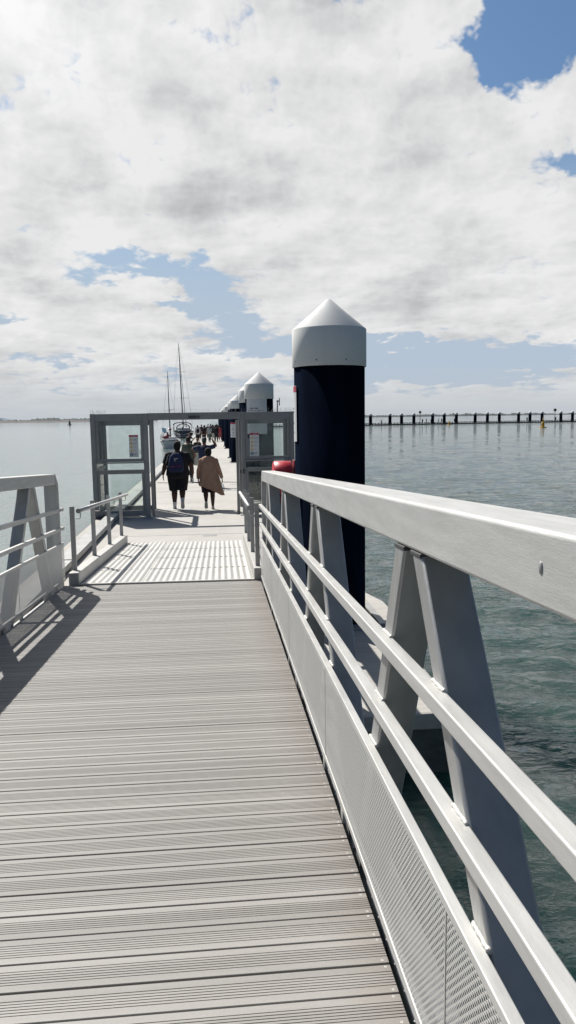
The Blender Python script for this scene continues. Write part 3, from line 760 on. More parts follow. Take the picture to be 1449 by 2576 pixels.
# feet
for x0, x1 in posts:
    gbox('foot_plate', x0-.06, x1+.06, GFY-.12, GFY+.12, .001, .02, m='steel', bev=.002)
t = MB(); t.box(-2.9, -2.6, GFY-.15, GFY+.1, -.10, .05, 0, .01); t.tube([(-2.7, GFY-.1, .03), (-2.62, GFY-.14, .1), (-2.56, GFY-.16, .03)], .014, 6); gp(t.build('outrigger_bracket', 'gap'))
gbox('exit_box', -.558, -.302, GFY-.075, GFY-.049, 2.352, 2.412, m='ink', bev=.004)
t = MB()
for i in range(5): t.box(-.385+i*.012, -.378+i*.012, GFY-.0775, GFY-.0755, 2.376, 2.388)
gp(t.build('exit_box_marks', 'steel'))
t = MB(); t.box(.70, .745, GFY-.10, GFY-.051, 1.02, 1.12, 0, .004); t.box(.635, .668, GFY-.05, GFY-.01, 1.03, 1.12, 0, .004); gp(t.build('latch', 'ink'))
t = MB(); t.tube([(1.10, GFY-.05, .77), (1.06, GFY-.10, .77), (1.06, GFY-.10, .63), (1.10, GFY-.05, .63)], .01, 6); gp(t.build('pull_handle', 'alu'))
# warning panels on the glass
def warn_panel(x0, x1, z0, z1):
    w = x1-x0; h = z1-z0; y = GFY-.0075
    s = MB(); s.box(x0, x1, y-.002, y, z0, z1, 0, 0); sp = gp(s.build('warning_panel', 'signw'))
    def add(nm, m, fn):
        t_ = MB(); fn(t_); o = t_.build(nm, m); o.parent = sp; return o
    add('header', 'signred', lambda t_: t_.box(x0, x1, y-.005, y-.0025, z1-h*.085, z1))
    add('header_lettering', 'signw', lambda t_: bars_text(t_, x0+w*.38, z1-h*.055, (w*.42,), h*.022, y-.0055, 0))
    def dia(t_):
        for k in range(4):
            cz = z1-h*(.22+.165*k); cx = x0+w*.24; r = h*.058
            t_.prism([(cx-r, cz), (cx, cz-r), (cx+r, cz), (cx, cz+r)], y-.005, y-.0025, 'y')
    add('hazard_diamonds', 'signyel', dia)
    def ic(t_):
        for k in range(4):
            cz = z1-h*(.22+.165*k); cx = x0+w*.24; r = h*.02
            if k == 0: t_.box(cx-r*.5, cx+r*.5, y-.0065, y-.0055, cz-r, cz+r*1.6)
            elif k == 1: t_.prism([(cx-r*1.3, cz-r*.4), (cx+r*.3, cz-r*1.2), (cx+r*1.3, cz+r*.5), (cx, cz+r*1.2)], y-.0065, y-.0055, 'y')
            elif k == 2: t_.box(cx-r*1.7, cx, y-.0065, y-.0055, cz-r, cz+r*.4)
            else: t_.box(cx-r*.9, cx+r*.9, y-.0065, y-.0055, cz-r*1.6, cz)
        lines = [(.20, (.13, .2)), (.235, (.28, .1)), (.37, (.2, .2)), (.40, (.22,)), (.545, (.26,)), (.71, (.2,)), (.85, (.2, .16)), (.88, (.3,)), (.91, (.24,))]
        for (fz, ws) in lines: bars_text(t_, x0+w*.48, z1-h*fz, [w*q_ for q_ in ws], h*.014, y-.0055, 0)
    add('pictograms_and_lettering', 'ink', ic)
    def circ(t_):
        cx, cz, r = x0+w*.24, z0+h*.12, h*.07
        t_.prism([(cx+r*cos(a*pi/10), cz+r*sin(a*pi/10)) for a in range(20)], y-.005, y-.0025, 'y')
    add('mandatory_disc', 'signblue', circ)
    def man(t_):
        cx, cz, r = x0+w*.24, z0+h*.12, h*.07
        t_.prism([(cx-r*.5, cz-r*.6), (cx+r*.4, cz-r*.2), (cx+r*.3, cz+r*.5), (cx-r*.2, cz+r*.3)], y-.0065, y-.0055, 'y')
    add('disc_figure', 'signw', man)
warn_panel(-1.985, -1.765, 1.455, 1.985)
warn_panel(.885, 1.11, 1.43, 1.985)
t = MB(); t.box(.80, .875, GFY+.006, GFY+.008, 1.43, 1.85); gp(t.build('rear_notice', 'signw'))
def small(nm, x, z, ws, h):
    t = MB()
    for k, w_ in enumerate(ws): bars_text(t, x, z-k*h*2.2, w_, h, GFY-.0055, 0)
    gp(t.build(nm, 'ink'))
small('glass_lettering', -1.755, 1.62, [(.05,), (.04, .03), (.06,), (.05,)], .012)
# bird spikes along the top
t = MB(); rs = random.Random(5)
for (a, b, dn) in ((-2.86, -2.5, 26), (-1.5, .62, 70), (.7, 1.45, 20), (1.45, 1.95, 34)):
    for i in range(dn):
        x = a+(b-a)*i/dn; lx = rs.uniform(-.05, .05); ly = rs.uniform(-.05, .05)
        t.tube([(x, GFY+.02, ZT), (x+lx, GFY+.02+ly, ZT+rs.uniform(.07, .11))], .0016, 3, 0, False)
gp(t.build('bird_spikes', 'steel'))
# small radio mast on the rear of the gate
t = MB(); t.tube([(1.72, GBY-.02, 2.40), (1.72, GBY-.02, 2.79)], .018, 8); t.box(1.70, 1.76, GBY-.05, GBY+.02, 2.76, 2.80); t.box(1.765, 1.785, GBY-.08, GBY+.05, 2.66, 2.86, 0, .004)
gp(t.build('antenna', 'steel'))

# ================================================================ RED HOSE REEL by the big pile
hr = thing('hose_reel', 'red cylindrical hose reel cover mounted beside the largest pile', 'hose reel', (.845, 9.35, 0))
t = MB()
rr_ = .20
prof_ = [(-.115, .02), (-.115, rr_-.02), (-.10, rr_), (.10, rr_), (.115, rr_-.02), (.115, .02)]
rings = [[(u, r*cos(2*pi*k/32), 1.60+r*sin(2*pi*k/32)) for k in range(32)] for u, r in prof_]
t.loft(rings); t.build('drum', 'red', hr)
t = MB(); t.tube([(-.122, 0, 1.60), (.15, 0, 1.60)], .035, 12); t.build('axle', 'plate', hr)
t = MB(); t.box(.137, .150, -.12, .12, 1.36, 1.81, 0, .003); t.build('back_plate', 'reddark', hr)
t = MB(); t.box(-.04, .04, -.03, .03, .02, 1.42, 0, .004); t.box(-.1, .1, -.1, .1, .001, .02); t.build('stand', 'reddark', hr)
# ================================================================ BOATS
def hull_rings(L, B, fb, sheer, transom=.72):
    rings = []; N = 16; n = 13
    for i in range(N+1):
        s = i/N                     # 0 stern .. 1 bow  (bow towards +y)
        wb = B/2*(transom+(1-transom)*sin(min(1, s/.45)*pi/2)) if s < .45 else B/2*max(.02, cos((s-.45)/.55*pi/2)**.75)
        top = fb*(1+sheer*(s-.35)**2*2.2); bot = -.35*sin(max(.05, min(1, s*1.6))*pi/2)*(1 if s < .8 else (1-s)/.2+.05) - .02
        r = []
        for k in range(n+1):
            a = -1+2*k/n; xx = wb*math.copysign(abs(a)**.55, a) if abs(a) > 1e-6 else 0
            z = bot+(top-bot)*abs(a)**2.2
            r.append((xx, s*L, z))
        rings.append(r)
    return rings
def sailboat(loc, rz, L, B, fb, mastx, masth, label, hullm, stripem, canvas, lean, big):
    root = thing('sailboat', label, 'sailboat', loc, rz, 'sailboats moored along the dock')
    rings = hull_rings(L, B, fb, .5)
    t = MB()
    vr = [[t.b.verts.new(p) for p in r] for r in rings]
    for a, b in zip(vr, vr[1:]):
        for i in range(len(a)-1):
            f = t.b.faces.new((a[i], a[i+1], b[i+1], b[i])); f.smooth = True
    for a, b in zip(vr, vr[1:]): t.b.faces.new((a[0], b[0], b[-1], a[-1])).material_index = 1
    t.b.faces.new(vr[0]); t.b.faces.new(vr[-1][::-1])
    t.build('hull', [hullm, 'white'], root)
    # rubbing strake / stripe around the top edge
    for s in (0, -1):
        t = MB(); pts = [(r[s][0]*1.012, r[s][1], r[s][2]-.09*fb) for r in rings]
        t.tube(pts, .028*fb/.7, 6); t.build('rub_rail', stripem, root)
    t = MB(); r0 = rings[0]; t.tube([(r0[0][0], -.02, r0[0][2]-.09*fb), (r0[-1][0], -.02, r0[-1][2]-.09*fb)], .028*fb/.7, 6); t.build('rub_rail', stripem, root)
    # cabin and cockpit coamings
    t = MB(); cw = B*.30; fbz = fb*.98
    rg = []
    for (s, w, h) in ((.32, 1, .0), (.34, 1, .36), (.55, .95, .34), (.72, .7, .22), (.80, .45, .0)):
        y = L*s; hh = h*(1.25 if big else 1.0)
        rg.append([(-cw*w*1.1, y, fbz), (-cw*w, y, fbz+hh*.85), (-cw*w*.6, y, fbz+hh), (cw*w*.6, y, fbz+hh), (cw*w, y, fbz+hh*.85), (cw*w*1.1, y, fbz)])
    t.loft(rg, 0, True, True, False); cb = t.build('cabin', 'white', root)
    for sx in (-1, 1):
        for q in range(3 if big else 2):
            w_ = MB(); y = L*(.40+.1*q); w_.box(sx*cw*1.03-.02, sx*cw*1.03+.02, y-.25, y+.2, fbz+.12, fbz+.24); w_.build('window', 'smoke', cb)
    t = MB()
    for sx in (-1, 1): t.box(sx*cw*1.2-.06, sx*cw*1.2+.06, L*.06, L*.32, fbz, fbz+.22, 0, .02)
    t.box(-cw*1.2, cw*1.2, L*.02, L*.05, fbz, fbz+.18, 0, .02); t.build('cockpit_coaming', 'white', root)
    # mast, boom, rigging
    my = L*.55; lx, ly = lean
    top = (lx, my+ly, masth)
    t = MB(); t.tube([(0, my, fb*.9), (lx*.5, my+ly*.5, masth*.5), top], [.085 if big else .055, .08 if big else .05, .05 if big else .035], 8)
    t.build('mast', 'mast', root)
    t = MB(); t.tube([(0, my-.1, fb+1.0), (0, L*.12, fb+1.05)], .06, 8); t.build('boom', 'mast', root)
    t = MB(); t.tube([(0, my-.2, fb+1.12), (0, my-.9, fb+1.16), (0, L*.3, fb+1.15), (0, L*.14, fb+1.1)], [.10, .16, .13, .08], 8); t.build('furled_sail', canvas, root)
    t = MB(); t.tube([(lx*.97, my+ly*.97, masth*.97), (big*.3, L*.98, fb*1.2)], [.02, .055 if big else .02], 6); t.build('forestay', 'mast', root)
    t = MB()
    for q, zf in enumerate((.42, .70) if big else (.5,)):
        sw = (.95-.25*q)*(1 if big else .75)*B/3.4*1.15; c = (lx*zf, my+ly*zf, masth*zf)
        t.tube([(c[0]-sw, c[1], c[2]-.03), c, (c[0]+sw, c[1], c[2]+.03)], .02, 5)
        for s_ in (-1, 1):
            t.tube([(s_*B*.44, my, fb), (c[0]+s_*sw, c[1], c[2]), (lx*.98, my+ly*.98, masth*.98)], .008, 4)
    t.tube([(0, .05, fb), top], .008, 4)
    t.build('rigging', 'mast', root)
    t = MB(); t.tube([(lx-.12, my+ly, masth+.12), (lx+.1, my+ly, masth+.1)], .01, 4); t.tube([top, (lx, my+ly, masth+.15)], .008, 4); t.build('wind_vane', 'mast', root)
    # guard rails
    t = MB()
    for s in (0, -1):
        up = [(r[s][0]*.94, r[s][1], r[s][2]+.55) for r in rings[::2]]
        t.tube(up, .011, 4)
        for p in up: t.tube([(p[0], p[1], p[2]-.57), p], .012, 4)
    p0 = rings[0][0]; p1 = rings[0][-1]; t.tube([(p0[0]*.94, .02, p0[2]+.55), (0, -.05, p0[2]+.58), (p1[0]*.94, .02, p1[2]+.55)], .014, 5)
    t.build('guard_rail', 'steel', root)
    return root, rings
b1, rg1 = sailboat((-4.28, 77.2, -.5), radians(2), 6.6, 2.15, .74, 0, 7.75, 'small white sailboat with a thin mast and maroon canvas, nearest moored at the left', 'white', 'mast', 'canvasred', (-.10, 0), 0)
t = MB(); t.sphere((-.45, 1.2, 1.12), .3, 0, 2, (1.25, 1.6, .55)); t.sphere((-.2, 1.0, 1.25), .2, 0, 2, (1.2, 1.2, .6)); t.build('sail_cover', 'canvasred', b1)
t = MB(); t.tube([(-.55, .05, .8), (-.75, -.1, 2.1)], .018, 5); t.build('flag_staff', 'steel', b1)
def flag(pts, m, root):
    t = MB(); vs = [t.b.verts.new(p) for p in pts]
    t.b.faces.new(vs); r = bmesh.ops.extrude_face_region(t.b, geom=t.b.faces[:])
    for v in [g for g in r['geom'] if isinstance(g, bmesh.types.BMVert)]: v.co.y += .012
    return t.build('flag', m, root)
flag([(-.75, -.1, 2.1), (-.35, -.12, 2.0), (-.28, -.1, 1.62), (-.52, -.1, 1.5), (-.70, -.1, 1.75)], 'flagb', b1)
flag([(-.30, -.08, 1.65), (-.12, -.08, 1.6), (-.08, -.08, 1.25), (-.28, -.08, 1.18)], 'flagr', b1)
b2, rg2 = sailboat((-4.75, 121, -.5), radians(0), 11.5, 3.55, 1.12, 0, 15.2, 'larger dark blue sailboat with an arched canvas bimini and tall mast beyond the small one', 'navy', 'white', 'canvas', (-.42, 0), 1)
# bimini and sprayhood: arched canvas on hoops
def arch(name, y0, y1, w, z0, z1, m, th=.05):
    t = MB(); rings = []; n = 14
    for y in (y0, (y0+y1)/2, y1):
        outer = [(w*cos(pi*k/n), y, z0+(z1-z0)*sin(pi*k/n)**.7) for k in range(n+1)]
        inner = [((w-th)*cos(pi*k/n), y, z0+(z1-z0-th)*sin(pi*k/n)**.7) for k in range(n, -1, -1)]
        rings.append(outer+inner)
    t.loft(rings); return t.build(name, m, b2)
arch('bimini', .5, 2.6, 1.45, 2.0, 2.50, 'canvas', .12)
arch('sprayhood', 3.9, 4.7, 1.15, 1.15, 2.25, 'canvas', .12)
t = MB()
for x in (-1.42, 1.42):
    for y in (.6, 2.5): t.tube([(x, y, 1.1), (x, y, 2.05)], .022, 6)
t.build('bimini_frame', 'steel', b2)
t = MB(); t.tube([(.55*cos(2*pi*k/20), 1.6, 1.7+.5*sin(2*pi*k/20)) for k in range(21)], .02, 5, 0, False); t.box(-.12, .12, 1.5, 1.75, 1.1, 1.7); t.build('steering_wheel', 'steel', b2)
t = MB(); t.box(-1.15, 1.15, -.35, .0, .18, .26, 0, .02); t.build('swim_platform', 'white', b2)
t = MB(); t.tube([(1.25*cos(pi+pi*k/12), -.12, .95+.42*sin(pi+pi*k/12)) for k in range(13)], .05, 6); t.build('transom_trim', 'white', b2)

# ================================================================ FAR JETTY
jp = [(55.2, 263.1), (62.5, 264.6), (66.9, 265.5), (71.6, 266.4), (78.9, 267.9), (83.5, 268.9), (88.3, 269.8), (95.9, 271.4), (100.9, 272.4), (105.8, 273.4), (113.9, 275.1), (118.7, 276.0), (123.9, 277.1), (132.1, 278.8), (137.2, 279.8)]
JA, JB = Vector((10, 253.9, 0)), Vector((165, 285.5, 0)); jd = (JB-JA).normalized(); jn = Vector((-jd.y, jd.x, 0)); jl = (JB-JA).length
jt = thing('far_jetty', 'low dark floating jetty across the water at right', 'jetty', JA, atan2(jd.y, jd.x))
t = MB(); t.box(0, jl, -1.3, 1.9, -.7, -.12); t.build('pontoon', 'gap', jt)
t = MB(); x = 0
while x < jl-6:
    t.box(x, x+5.6, -1.38, -1.12, .10, .30); t.box(x, x+5.6, -1.5, -1.302, -.35, -.14)
    for q in range(5): t.box(x+.3+q*1.25, x+.5+q*1.25, -1.35, -1.15, -.12, .10)
    x += 6.0
t.build('kerb_rail', 'gap', jt)
a = MB(); a.lathe([(.56, -2), (.56, 2.75)], 20); p2 = a.build('sleeve', 'pile')
a = MB(); a.lathe([(.60, 2.74), (.60, 3.15), (.35, 3.5), (.01, 3.75)], 20); c2_ = a.build('cap', 'cap')
nm15 = ['first', 'second', 'third', 'fourth', 'fifth', 'sixth', 'seventh', 'eighth', 'ninth', 'tenth', 'eleventh', 'twelfth', 'thirteenth', 'fourteenth', 'fifteenth']
for i, (x, y) in enumerate(jp):
    nmx = {0: 'leftmost', 14: 'rightmost'}.get(i, nm15[i]+' from the left')
    root = thing('jetty_pile', f'small black pile with a white cap on the far jetty, {nmx}', 'pile', (x, y+.9, 0), 0, 'piles of the far jetty')
    for src in (p2, c2_):
        c = src if i == 0 else src.copy()
        if i: COL.objects.link(c)
        c.parent = root
# buoys
def buoy(loc, s, label, m='yellow', g='yellow buoys'):
    th = thing('buoy', label, 'buoy', loc, 0, g)
    t = MB(); t.lathe([(.55*s, -.3*s), (1.05*s, -.05*s), (1.08*s, .18*s), (.55*s, .24*s)], 20); t.build('float', m, th)
    t = MB(); t.lathe([(.42*s, .242*s), (.42*s, 1.5*s), (.30*s, 1.62*s)], 14); t.build('tower', m, th)
    t = MB()
    for a_ in (.3, 2.4, 4.5): t.tube([(.28*s*cos(a_), .28*s*sin(a_), 1.6*s), (.1*s*cos(a_), .1*s*sin(a_), 2.5*s)], .03*s, 5)
    t.sphere((0, 0, 2.6*s), .16*s, 0, 1); t.build('top_mark', m, th)
buoy((73.0, 163.2, -.5), .78, 'large yellow buoy floating in front of the far jetty at right')
buoy((77.2, 244.0, -.5), .66, 'smaller yellow buoy close in front of the far jetty')
buoy((-115.1, 634, -.5), 1.9, 'small dark buoy silhouetted near the horizon at left', 'gap', None)
for (x, y, lb) in ((105, 380, 'thin dark channel marker post beyond the jetty, left one'), (160, 345, 'thin dark channel marker post beyond the jetty, right one')):
    th = thing('channel_marker', lb, 'marker post', (x, y, -.5), 0, 'channel marker posts')
    t = MB(); t.tube([(0, 0, -2), (0, 0, 5)], .16, 8); t.build('post', 'gap', th)
    t = MB(); t.box(-.5, .5, -.5, .5, 4.4, 5.6, 0, .05); t.build('top_mark', 'gap', th)
# ================================================================ PEOPLE
def frame_rings(chain, n=16):
    """chain: list of (centre, ra, rb); ra is measured along the world-x like side axis"""
    pts = [Vector(c[0]) for c in chain]; rings = []
    for i, (c, ra, rb) in enumerate(chain):
        tg = pts[min(i+1, len(pts)-1)]-pts[max(i-1, 0)]
        if tg.length < 1e-6: tg = Vector((0, 0, 1))
        tg.normalize()
        side = Vector((1, 0, 0)) - tg*tg.x
        if side.length < .25: side = Vector((0, 0, 1)) - tg*tg.z
        side.normalize(); fr = tg.cross(side)
        rings.append([Vector(c) + side*ra*cos(2*pi*k/n) + fr*rb*sin(2*pi*k/n) for k in range(n)])
    return rings
def remeshed(name, chains, spheres, vox, m, smooth=2, wob=0.0):
    mb = MB()
    for ch in chains: mb.loft(frame_rings(ch))
    for (c, r, scl) in spheres: mb.sphere(c, r, 0, 2, scl)
    o = mb.build('tmp', m)
    md = o.modifiers.new('r', 'REMESH'); md.mode = 'VOXEL'; md.voxel_size = vox; md.use_smooth_shade = True
    if smooth:
        s_ = o.modifiers.new('s', 'SMOOTH'); s_.iterations = smooth; s_.factor = .6
    dg = bpy.context.evaluated_depsgraph_get(); dg.update()
    me = bpy.data.meshes.new_from_object(o.evaluated_get(dg))
    bpy.data.objects.remove(o)
    me.name = name; me.materials.clear(); me.materials.append(M[m] if isinstance(m, str) else m)
    if wob:
        for v in me.vertices:
            p = v.co; d = mnoise.noise(Vector((p.x*9, p.y*9, p.z*2.6)))*wob
            r = Vector((p.x, p.y, 0)); 
            if r.length > .02: v.co = p + r.normalized()*d
    return me
def lerp(a, b, t_): return Vector(a)*(1-t_)+Vector(b)*t_
def limb(a, m_, b, ra, rm, rb, k=1.0):
    a, m_, b = Vector(a), Vector(m_), Vector(b)
    return [(a, ra*k, ra*k), (lerp(a, m_, .5), (ra*.55+rm*.5)*k, (ra*.55+rm*.5)*k), (m_, rm*k, rm*k), (lerp(m_, b, .3), rm*1.08*k, rm*1.08*k), (lerp(m_, b, .7), (rm*.4+rb*.6)*k, (rm*.4+rb*.6)*k), (b, rb*k, rb*k)]
def hand(w, d, H, s, curl=.5):
    """palm and five fingers; w wrist, d direction of the hand, s = +1 right hand, -1 left"""
    w = Vector(w); d = Vector(d).normalized(); ch = []
    fw = Vector((0, 1, 0)) - d*d.y
    if fw.length < .1: fw = Vector((0, 0, 1)) - d*d.z
    fw.normalize(); nrm = d.cross(fw)*s      # nrm ~ towards the thigh
    if nrm.x*s > 0: nrm = -nrm
    L = .095*H/1.75
    ch.append([(w, .016*H/1.7, .022*H/1.7), (w+d*L*.5, .015*H/1.7, .036*H/1.7), (w+d*L, .013*H/1.7, .040*H/1.7)])
    for q, (off, ln) in enumerate(((.031, .070), (.011, .080), (-.010, .074), (-.030, .058))):
        b0 = w+d*L*.95+fw*off; l = ln*H/1.75
        p1 = b0+d*l*.45+nrm*l*.10*curl; p2_ = b0+d*l*.78+nrm*l*.38*curl; p3 = b0+d*l*.95+nrm*l*.75*curl
        ch.append([(b0, .0095, .0095), (p1, .009, .009), (p2_, .008, .008), (p3, .0065, .0065)])
    b0 = w+d*L*.35+fw*.034; ch.append([(b0, .012, .012), (b0+d*.03+fw*.018+nrm*.006, .0105, .0105), (b0+d*.058+fw*.014+nrm*.018, .008, .008)])
    return ch
SH_CACHE = {}
def person_meshes(key, H, g, pose, sleeves='short', bottom='shorts', poncho=False, vox=.010, hair=1.0, head_tilt=0.0, shoes=True, socks=True):
    if key in SH_CACHE: return SH_CACHE[key]
    k = H
    hp = pose.get('hip', (0, 0, .52)); hx, hy, hz = hp
    ln = pose.get('lean', 0.0)        # forward offset of the shoulders
    tw = .092*g
    def T(z, x=0, y=0): return Vector((hx+x, hy+ln*(z-hz)/.30+y, z))
    S = lambda c: [(Vector(p)*k, a*k, b*k) for (p, a, b) in c]
    sz = hz+.295
    torso = [(T(hz-.06), .075*g, .065*g), (T(hz), .098*g, .078*g), (T(hz+.05), .094*g, .078*g), (T(hz+.11), .086*g, .074*g), (T(hz+.18), .090*g, .070*g), (T(hz+.24), .100*g**.8, .066*g), (T(sz-.015), .100*g**.6, .052*g**.7), (T(sz+.012), .070*g**.5, .042), (T(sz+.035), .036*g**.4, .036*g**.4)]
    nb_ = T(sz+.03); hd = nb_ + Vector((0, .012+head_tilt, .025))
    neck = [(T(sz), .045*g**.4, .04*g**.4), (hd, .033*g**.5, .034*g**.5), (hd+Vector((0, .004, .03)), .032, .036)]
    hc = hd+Vector((0, .008, .068))
    head = [(hc+Vector((0, .012, -.062)), .022, .024), (hc+Vector((0, .010, -.045)), .034, .040), (hc+Vector((0, .004, -.02)), .041, .052), (hc+Vector((0, .0, .008)), .0445, .057), (hc+Vector((0, -.003, .034)), .041, .052), (hc+Vector((0, -.004, .052)), .028, .036), (hc+Vector((0, -.004, .062)), .008, .010)]
    chains = [S(torso), S(neck), S(head)]
    sph = [((hc+Vector((0, .058, -.008)))*k, .0085*k, (.8, 1, 1.5)), ((hc+Vector((.0445, -.002, -.005)))*k, .010*k, (.35, .8, 1.4)), ((hc+Vector((-.0445, -.002, -.005)))*k, .010*k, (.35, .8, 1.4)), ((hc+Vector((0, .050, -.035)))*k, .010*k, (1.3, .7, .6))]
    arms = {}; tsph = []; topc = []; botc = []; shoe = []; sock = []
    torso_top = [(c, a*1.07+.006, b*1.07+.007) for c, a, b in torso[1:-1]]
    ga = g**.55
    for s in (-1, 1):
        sh = T(sz-.018, s*(.098*g**.62)); A = pose['arms'][0 if s < 0 else 1]
        elb = sh+Vector(A[0]); wr = elb+Vector(A[1]); hdv = Vector(A[2]) if len(A) > 2 else (wr-elb)
        a_ = limb(sh, elb, wr, .030*ga, .0235*ga, .0155*ga**.7); chains.append(S(a_)); sph.append((sh*k, .034*ga*k, (1, 1, 1))); tsph.append((sh*k, .0435*ga*k, (1, 1, 1))); chains.append(S([(T(sz+.004, s*.02), .03, .03), (sh+Vector((0, 0, .003)), .031*ga, .031*ga)])); topc.append(S([(T(sz+.0, s*.025), .036, .036), (sh+Vector((0, 0, .001)), .0405*ga, .0405*ga)]))
        chains += hand(wr*k, hdv, k, s, A[3] if len(A) > 3 else .5)
        if sleeves == 'short':
            e = lerp(sh, elb, .80); topc.append(S([(sh, .042*ga, .042*ga), (lerp(sh, elb, .4), .041*ga, .041*ga), (e, .040*ga, .040*ga)]))
        elif sleeves == 'long':
            topc.append(S([(sh, .040*ga, .040*ga), (lerp(sh, elb, .5), .036*ga, .036*ga), (elb, .032*ga, .032*ga), (lerp(elb, wr, .5), .028*ga, .028*ga), (lerp(elb, wr, .96), .024*ga, .024*ga)]))
        kn, an, toe = [Vector(q) for q in pose['legs'][0 if s < 0 else 1]]
        h0 = Vector((hx+s*.050*g**.8, hy, hz-.01)); gl = g**.6
        chains.append(S([(h0, .056*g**.8, .058*g**.8), (lerp(h0, kn, .45), .050*gl, .052*gl), (kn, .034*gl, .035*gl), (lerp(kn, an, .3), .033*gl, .036*gl), (lerp(kn, an, .7), .024*gl, .025*gl), (an, .0185*gl**.6, .0195*gl**.6)]))
        heel = an - (toe-an).normalized()*.022
        fdir = (toe-an)
        dn = Vector((0, 0, -1)) - fdir.normalized()*(-fdir.normalized().z); dn.normalize()
        foot = [(heel+dn*.014, .017, .016), (an+dn*.012, .021, .020), (lerp(an, toe, .45)+dn*.018, .023, .016), (lerp(an, toe, .8)+dn*.022, .025, .012), (toe+dn*.024, .018, .008)]
        chains.append(S(foot))
        shoe.append(S([(c+dn*.004, a+.005, b+.005) for c, a, b in foot[:-1]]+[(toe+dn*.024+fdir.normalized()*.006, .020, .010)]))
        sock.append(S([(lerp(kn, an, .76), .0265*gl**.7, .0275*gl**.7), (an, .0225*gl**.6, .0235*gl**.6), (an+dn*.012, .022, .022)]))
        end = {'shorts': .93, 'long': 1.0, 'skirt': 1.0}[bottom]
        if bottom == 'shorts':
            botc.append(S([(h0+Vector((0, 0, .03)), .062*g**.8, .066*g**.85), (lerp(h0, kn, .4), .062*gl*1.05, .064*gl), (lerp(h0, kn, .80), .058*gl, .058*gl), (lerp(h0, kn, 1.02), .056*gl, .056*gl)]))
        else:
            botc.append(S([(h0+Vector((0, 0, .03)), .060*g**.8, .064*g**.8), (lerp(h0, kn, .5), .056*gl, .057*gl), (kn, .044*gl, .045*gl), (lerp(kn, an, .5), .038*gl, .040*gl), (lerp(kn, an, .93), .034*gl**.7, .036*gl**.7)]))
    botc.append(S([(T(hz-.05), .085*g, .078*g), (T(hz), .105*g, .088*g), (T(hz+.05), .101*g, .086*g), (T(hz+.075), .098*g, .082*g)]))
    topc.append(S([(T(hz-.02), .107*g, .090*g), (T(hz+.01), .107*g, .090*g)]+torso_top[1:]))
    hv = hair**1.3; hairc = [[(hc+Vector((0, -.014, -.055*hv)), .026*hair, .026), (hc+Vector((0, -.016, -.038*hv)), .040*hair, .042), (hc+Vector((0, -.012, -.006)), .049*hair, .056), (hc+Vector((0, -.008, .028)), .047*hair, .060), (hc+Vector((0, -.006, .050*hair)), .036*hair, .048), (hc+Vector((0, -.005, .064*hair)), .015*hair, .02)]]
    R = {}
    R['body'] = remeshed('body', chains, sph, vox*.85, 'deck', 1)
    R['top'] = remeshed('top', topc, tsph, vox, 'deck', 3, .008)
    R['bottom'] = remeshed('bottom', botc, [], vox, 'deck', 3, .007)
    R['hair'] = remeshed('hair', [S(c) for c in hairc], [], vox*.8, 'deck', 2, .006)
    if shoes: R['shoes'] = remeshed('shoes', shoe, [], vox*.7, 'deck', 1)
    if socks: R['socks'] = remeshed('socks', sock, [], vox*.7, 'deck', 1)
    SH_CACHE[key] = R; R['_'] = (T, hc, k)
    return R
PM = {}
def cloth(c, rough=.85):
    key = tuple(round(x, 3) for x in c)
    if key not in PM: PM[key] = mat('cloth_'+str(len(PM)), c, rough, var=.2, vscale=6, bump=.25, bscale=14)
    return PM[key]
NAMES = {'body': 'body', 'top': 'shirt', 'bottom': 'trousers', 'hair': 'hair', 'shoes': 'shoes', 'socks': 'socks'}
def person(label, loc, rz, R, cols, scale=1.0, group=None, names=None, skip=()):
    root = thing('person', label, 'person', loc, rz, group)
    root.scale = (scale, scale, scale)
    nm = dict(NAMES); nm.update(names or {})
    for k_ in ('body', 'top', 'bottom', 'hair', 'shoes', 'socks'):
        if k_ not in R or k_ in skip or cols.get(k_) is None: continue
        o = bpy.data.objects.new(nm[k_], R[k_]); link(o); o.parent = root
        o.material_slots[0].link = 'OBJECT'; o.material_slots[0].material = cloth(cols[k_])
    return root
SKD, SKM, SKL = (.075, .040, .028), (.22, .12, .085), (.50, .32, .25)
# --- pose library (fractions of the standing height)
legsA = ([(-.062, .035, .285), (-.062, .015, .045), (-.066, .10, .018)], [(.058, -.015, .285), (.062, -.15, .125), (.062, -.115, .035)])   # right foot lifted behind
legsB = ([(-.055, -.015, .285), (-.052, -.15, .13), (-.052, -.115, .045)], [(.055, .03, .285), (.055, .01, .045), (.058, .09, .018)])      # left foot lifted behind
legsS = ([(-.06, .01, .285), (-.065, 0, .045), (-.075, .08, .018)], [(.06, .01, .285), (.065, 0, .045), (.075, .08, .018)])
legsW = ([(-.055, .09, .30), (-.055, .10, .05), (-.055, .18, .022)], [(.055, -.02, .28), (.055, -.12, .085), (.055, -.055, .02)])
armsH = ([(-.045, .0, -.165), (-.022, .045, -.135), (-.02, .3, -1), .6], [(.045, -.02, -.165), (.012, .06, -.13), (0, .3, -1), .7])
armsN = ([(-.02, .02, -.17), (.0, .05, -.14)], [(.02, -.02, -.17), (.0, .05, -.14)])
# man in black with the backpack
Pm = dict(legs=legsA, arms=([(-.062, .01, -.155), (-.030, .05, -.130), (-.02, .2, -1), .5], [(.066, -.01, -.150), (.022, .05, -.125), (-.05, .2, -1), .9]), lean=.01)
Rm = person_meshes('man', 1.76, 1.62, Pm, 'short', 'shorts', vox=.010, hair=1.14)
MX, MY = -.93, 20.02
person('heavy set person walking away in a black T-shirt, black shorts and white socks', (MX, MY, 0), 0, Rm,
       dict(body=SKD, top=(.008, .009, .013), bottom=(.006, .006, .010), hair=(.006, .005, .006), shoes=(.55, .52, .48), socks=(.7, .69, .68)), names={'bottom': 'shorts'})
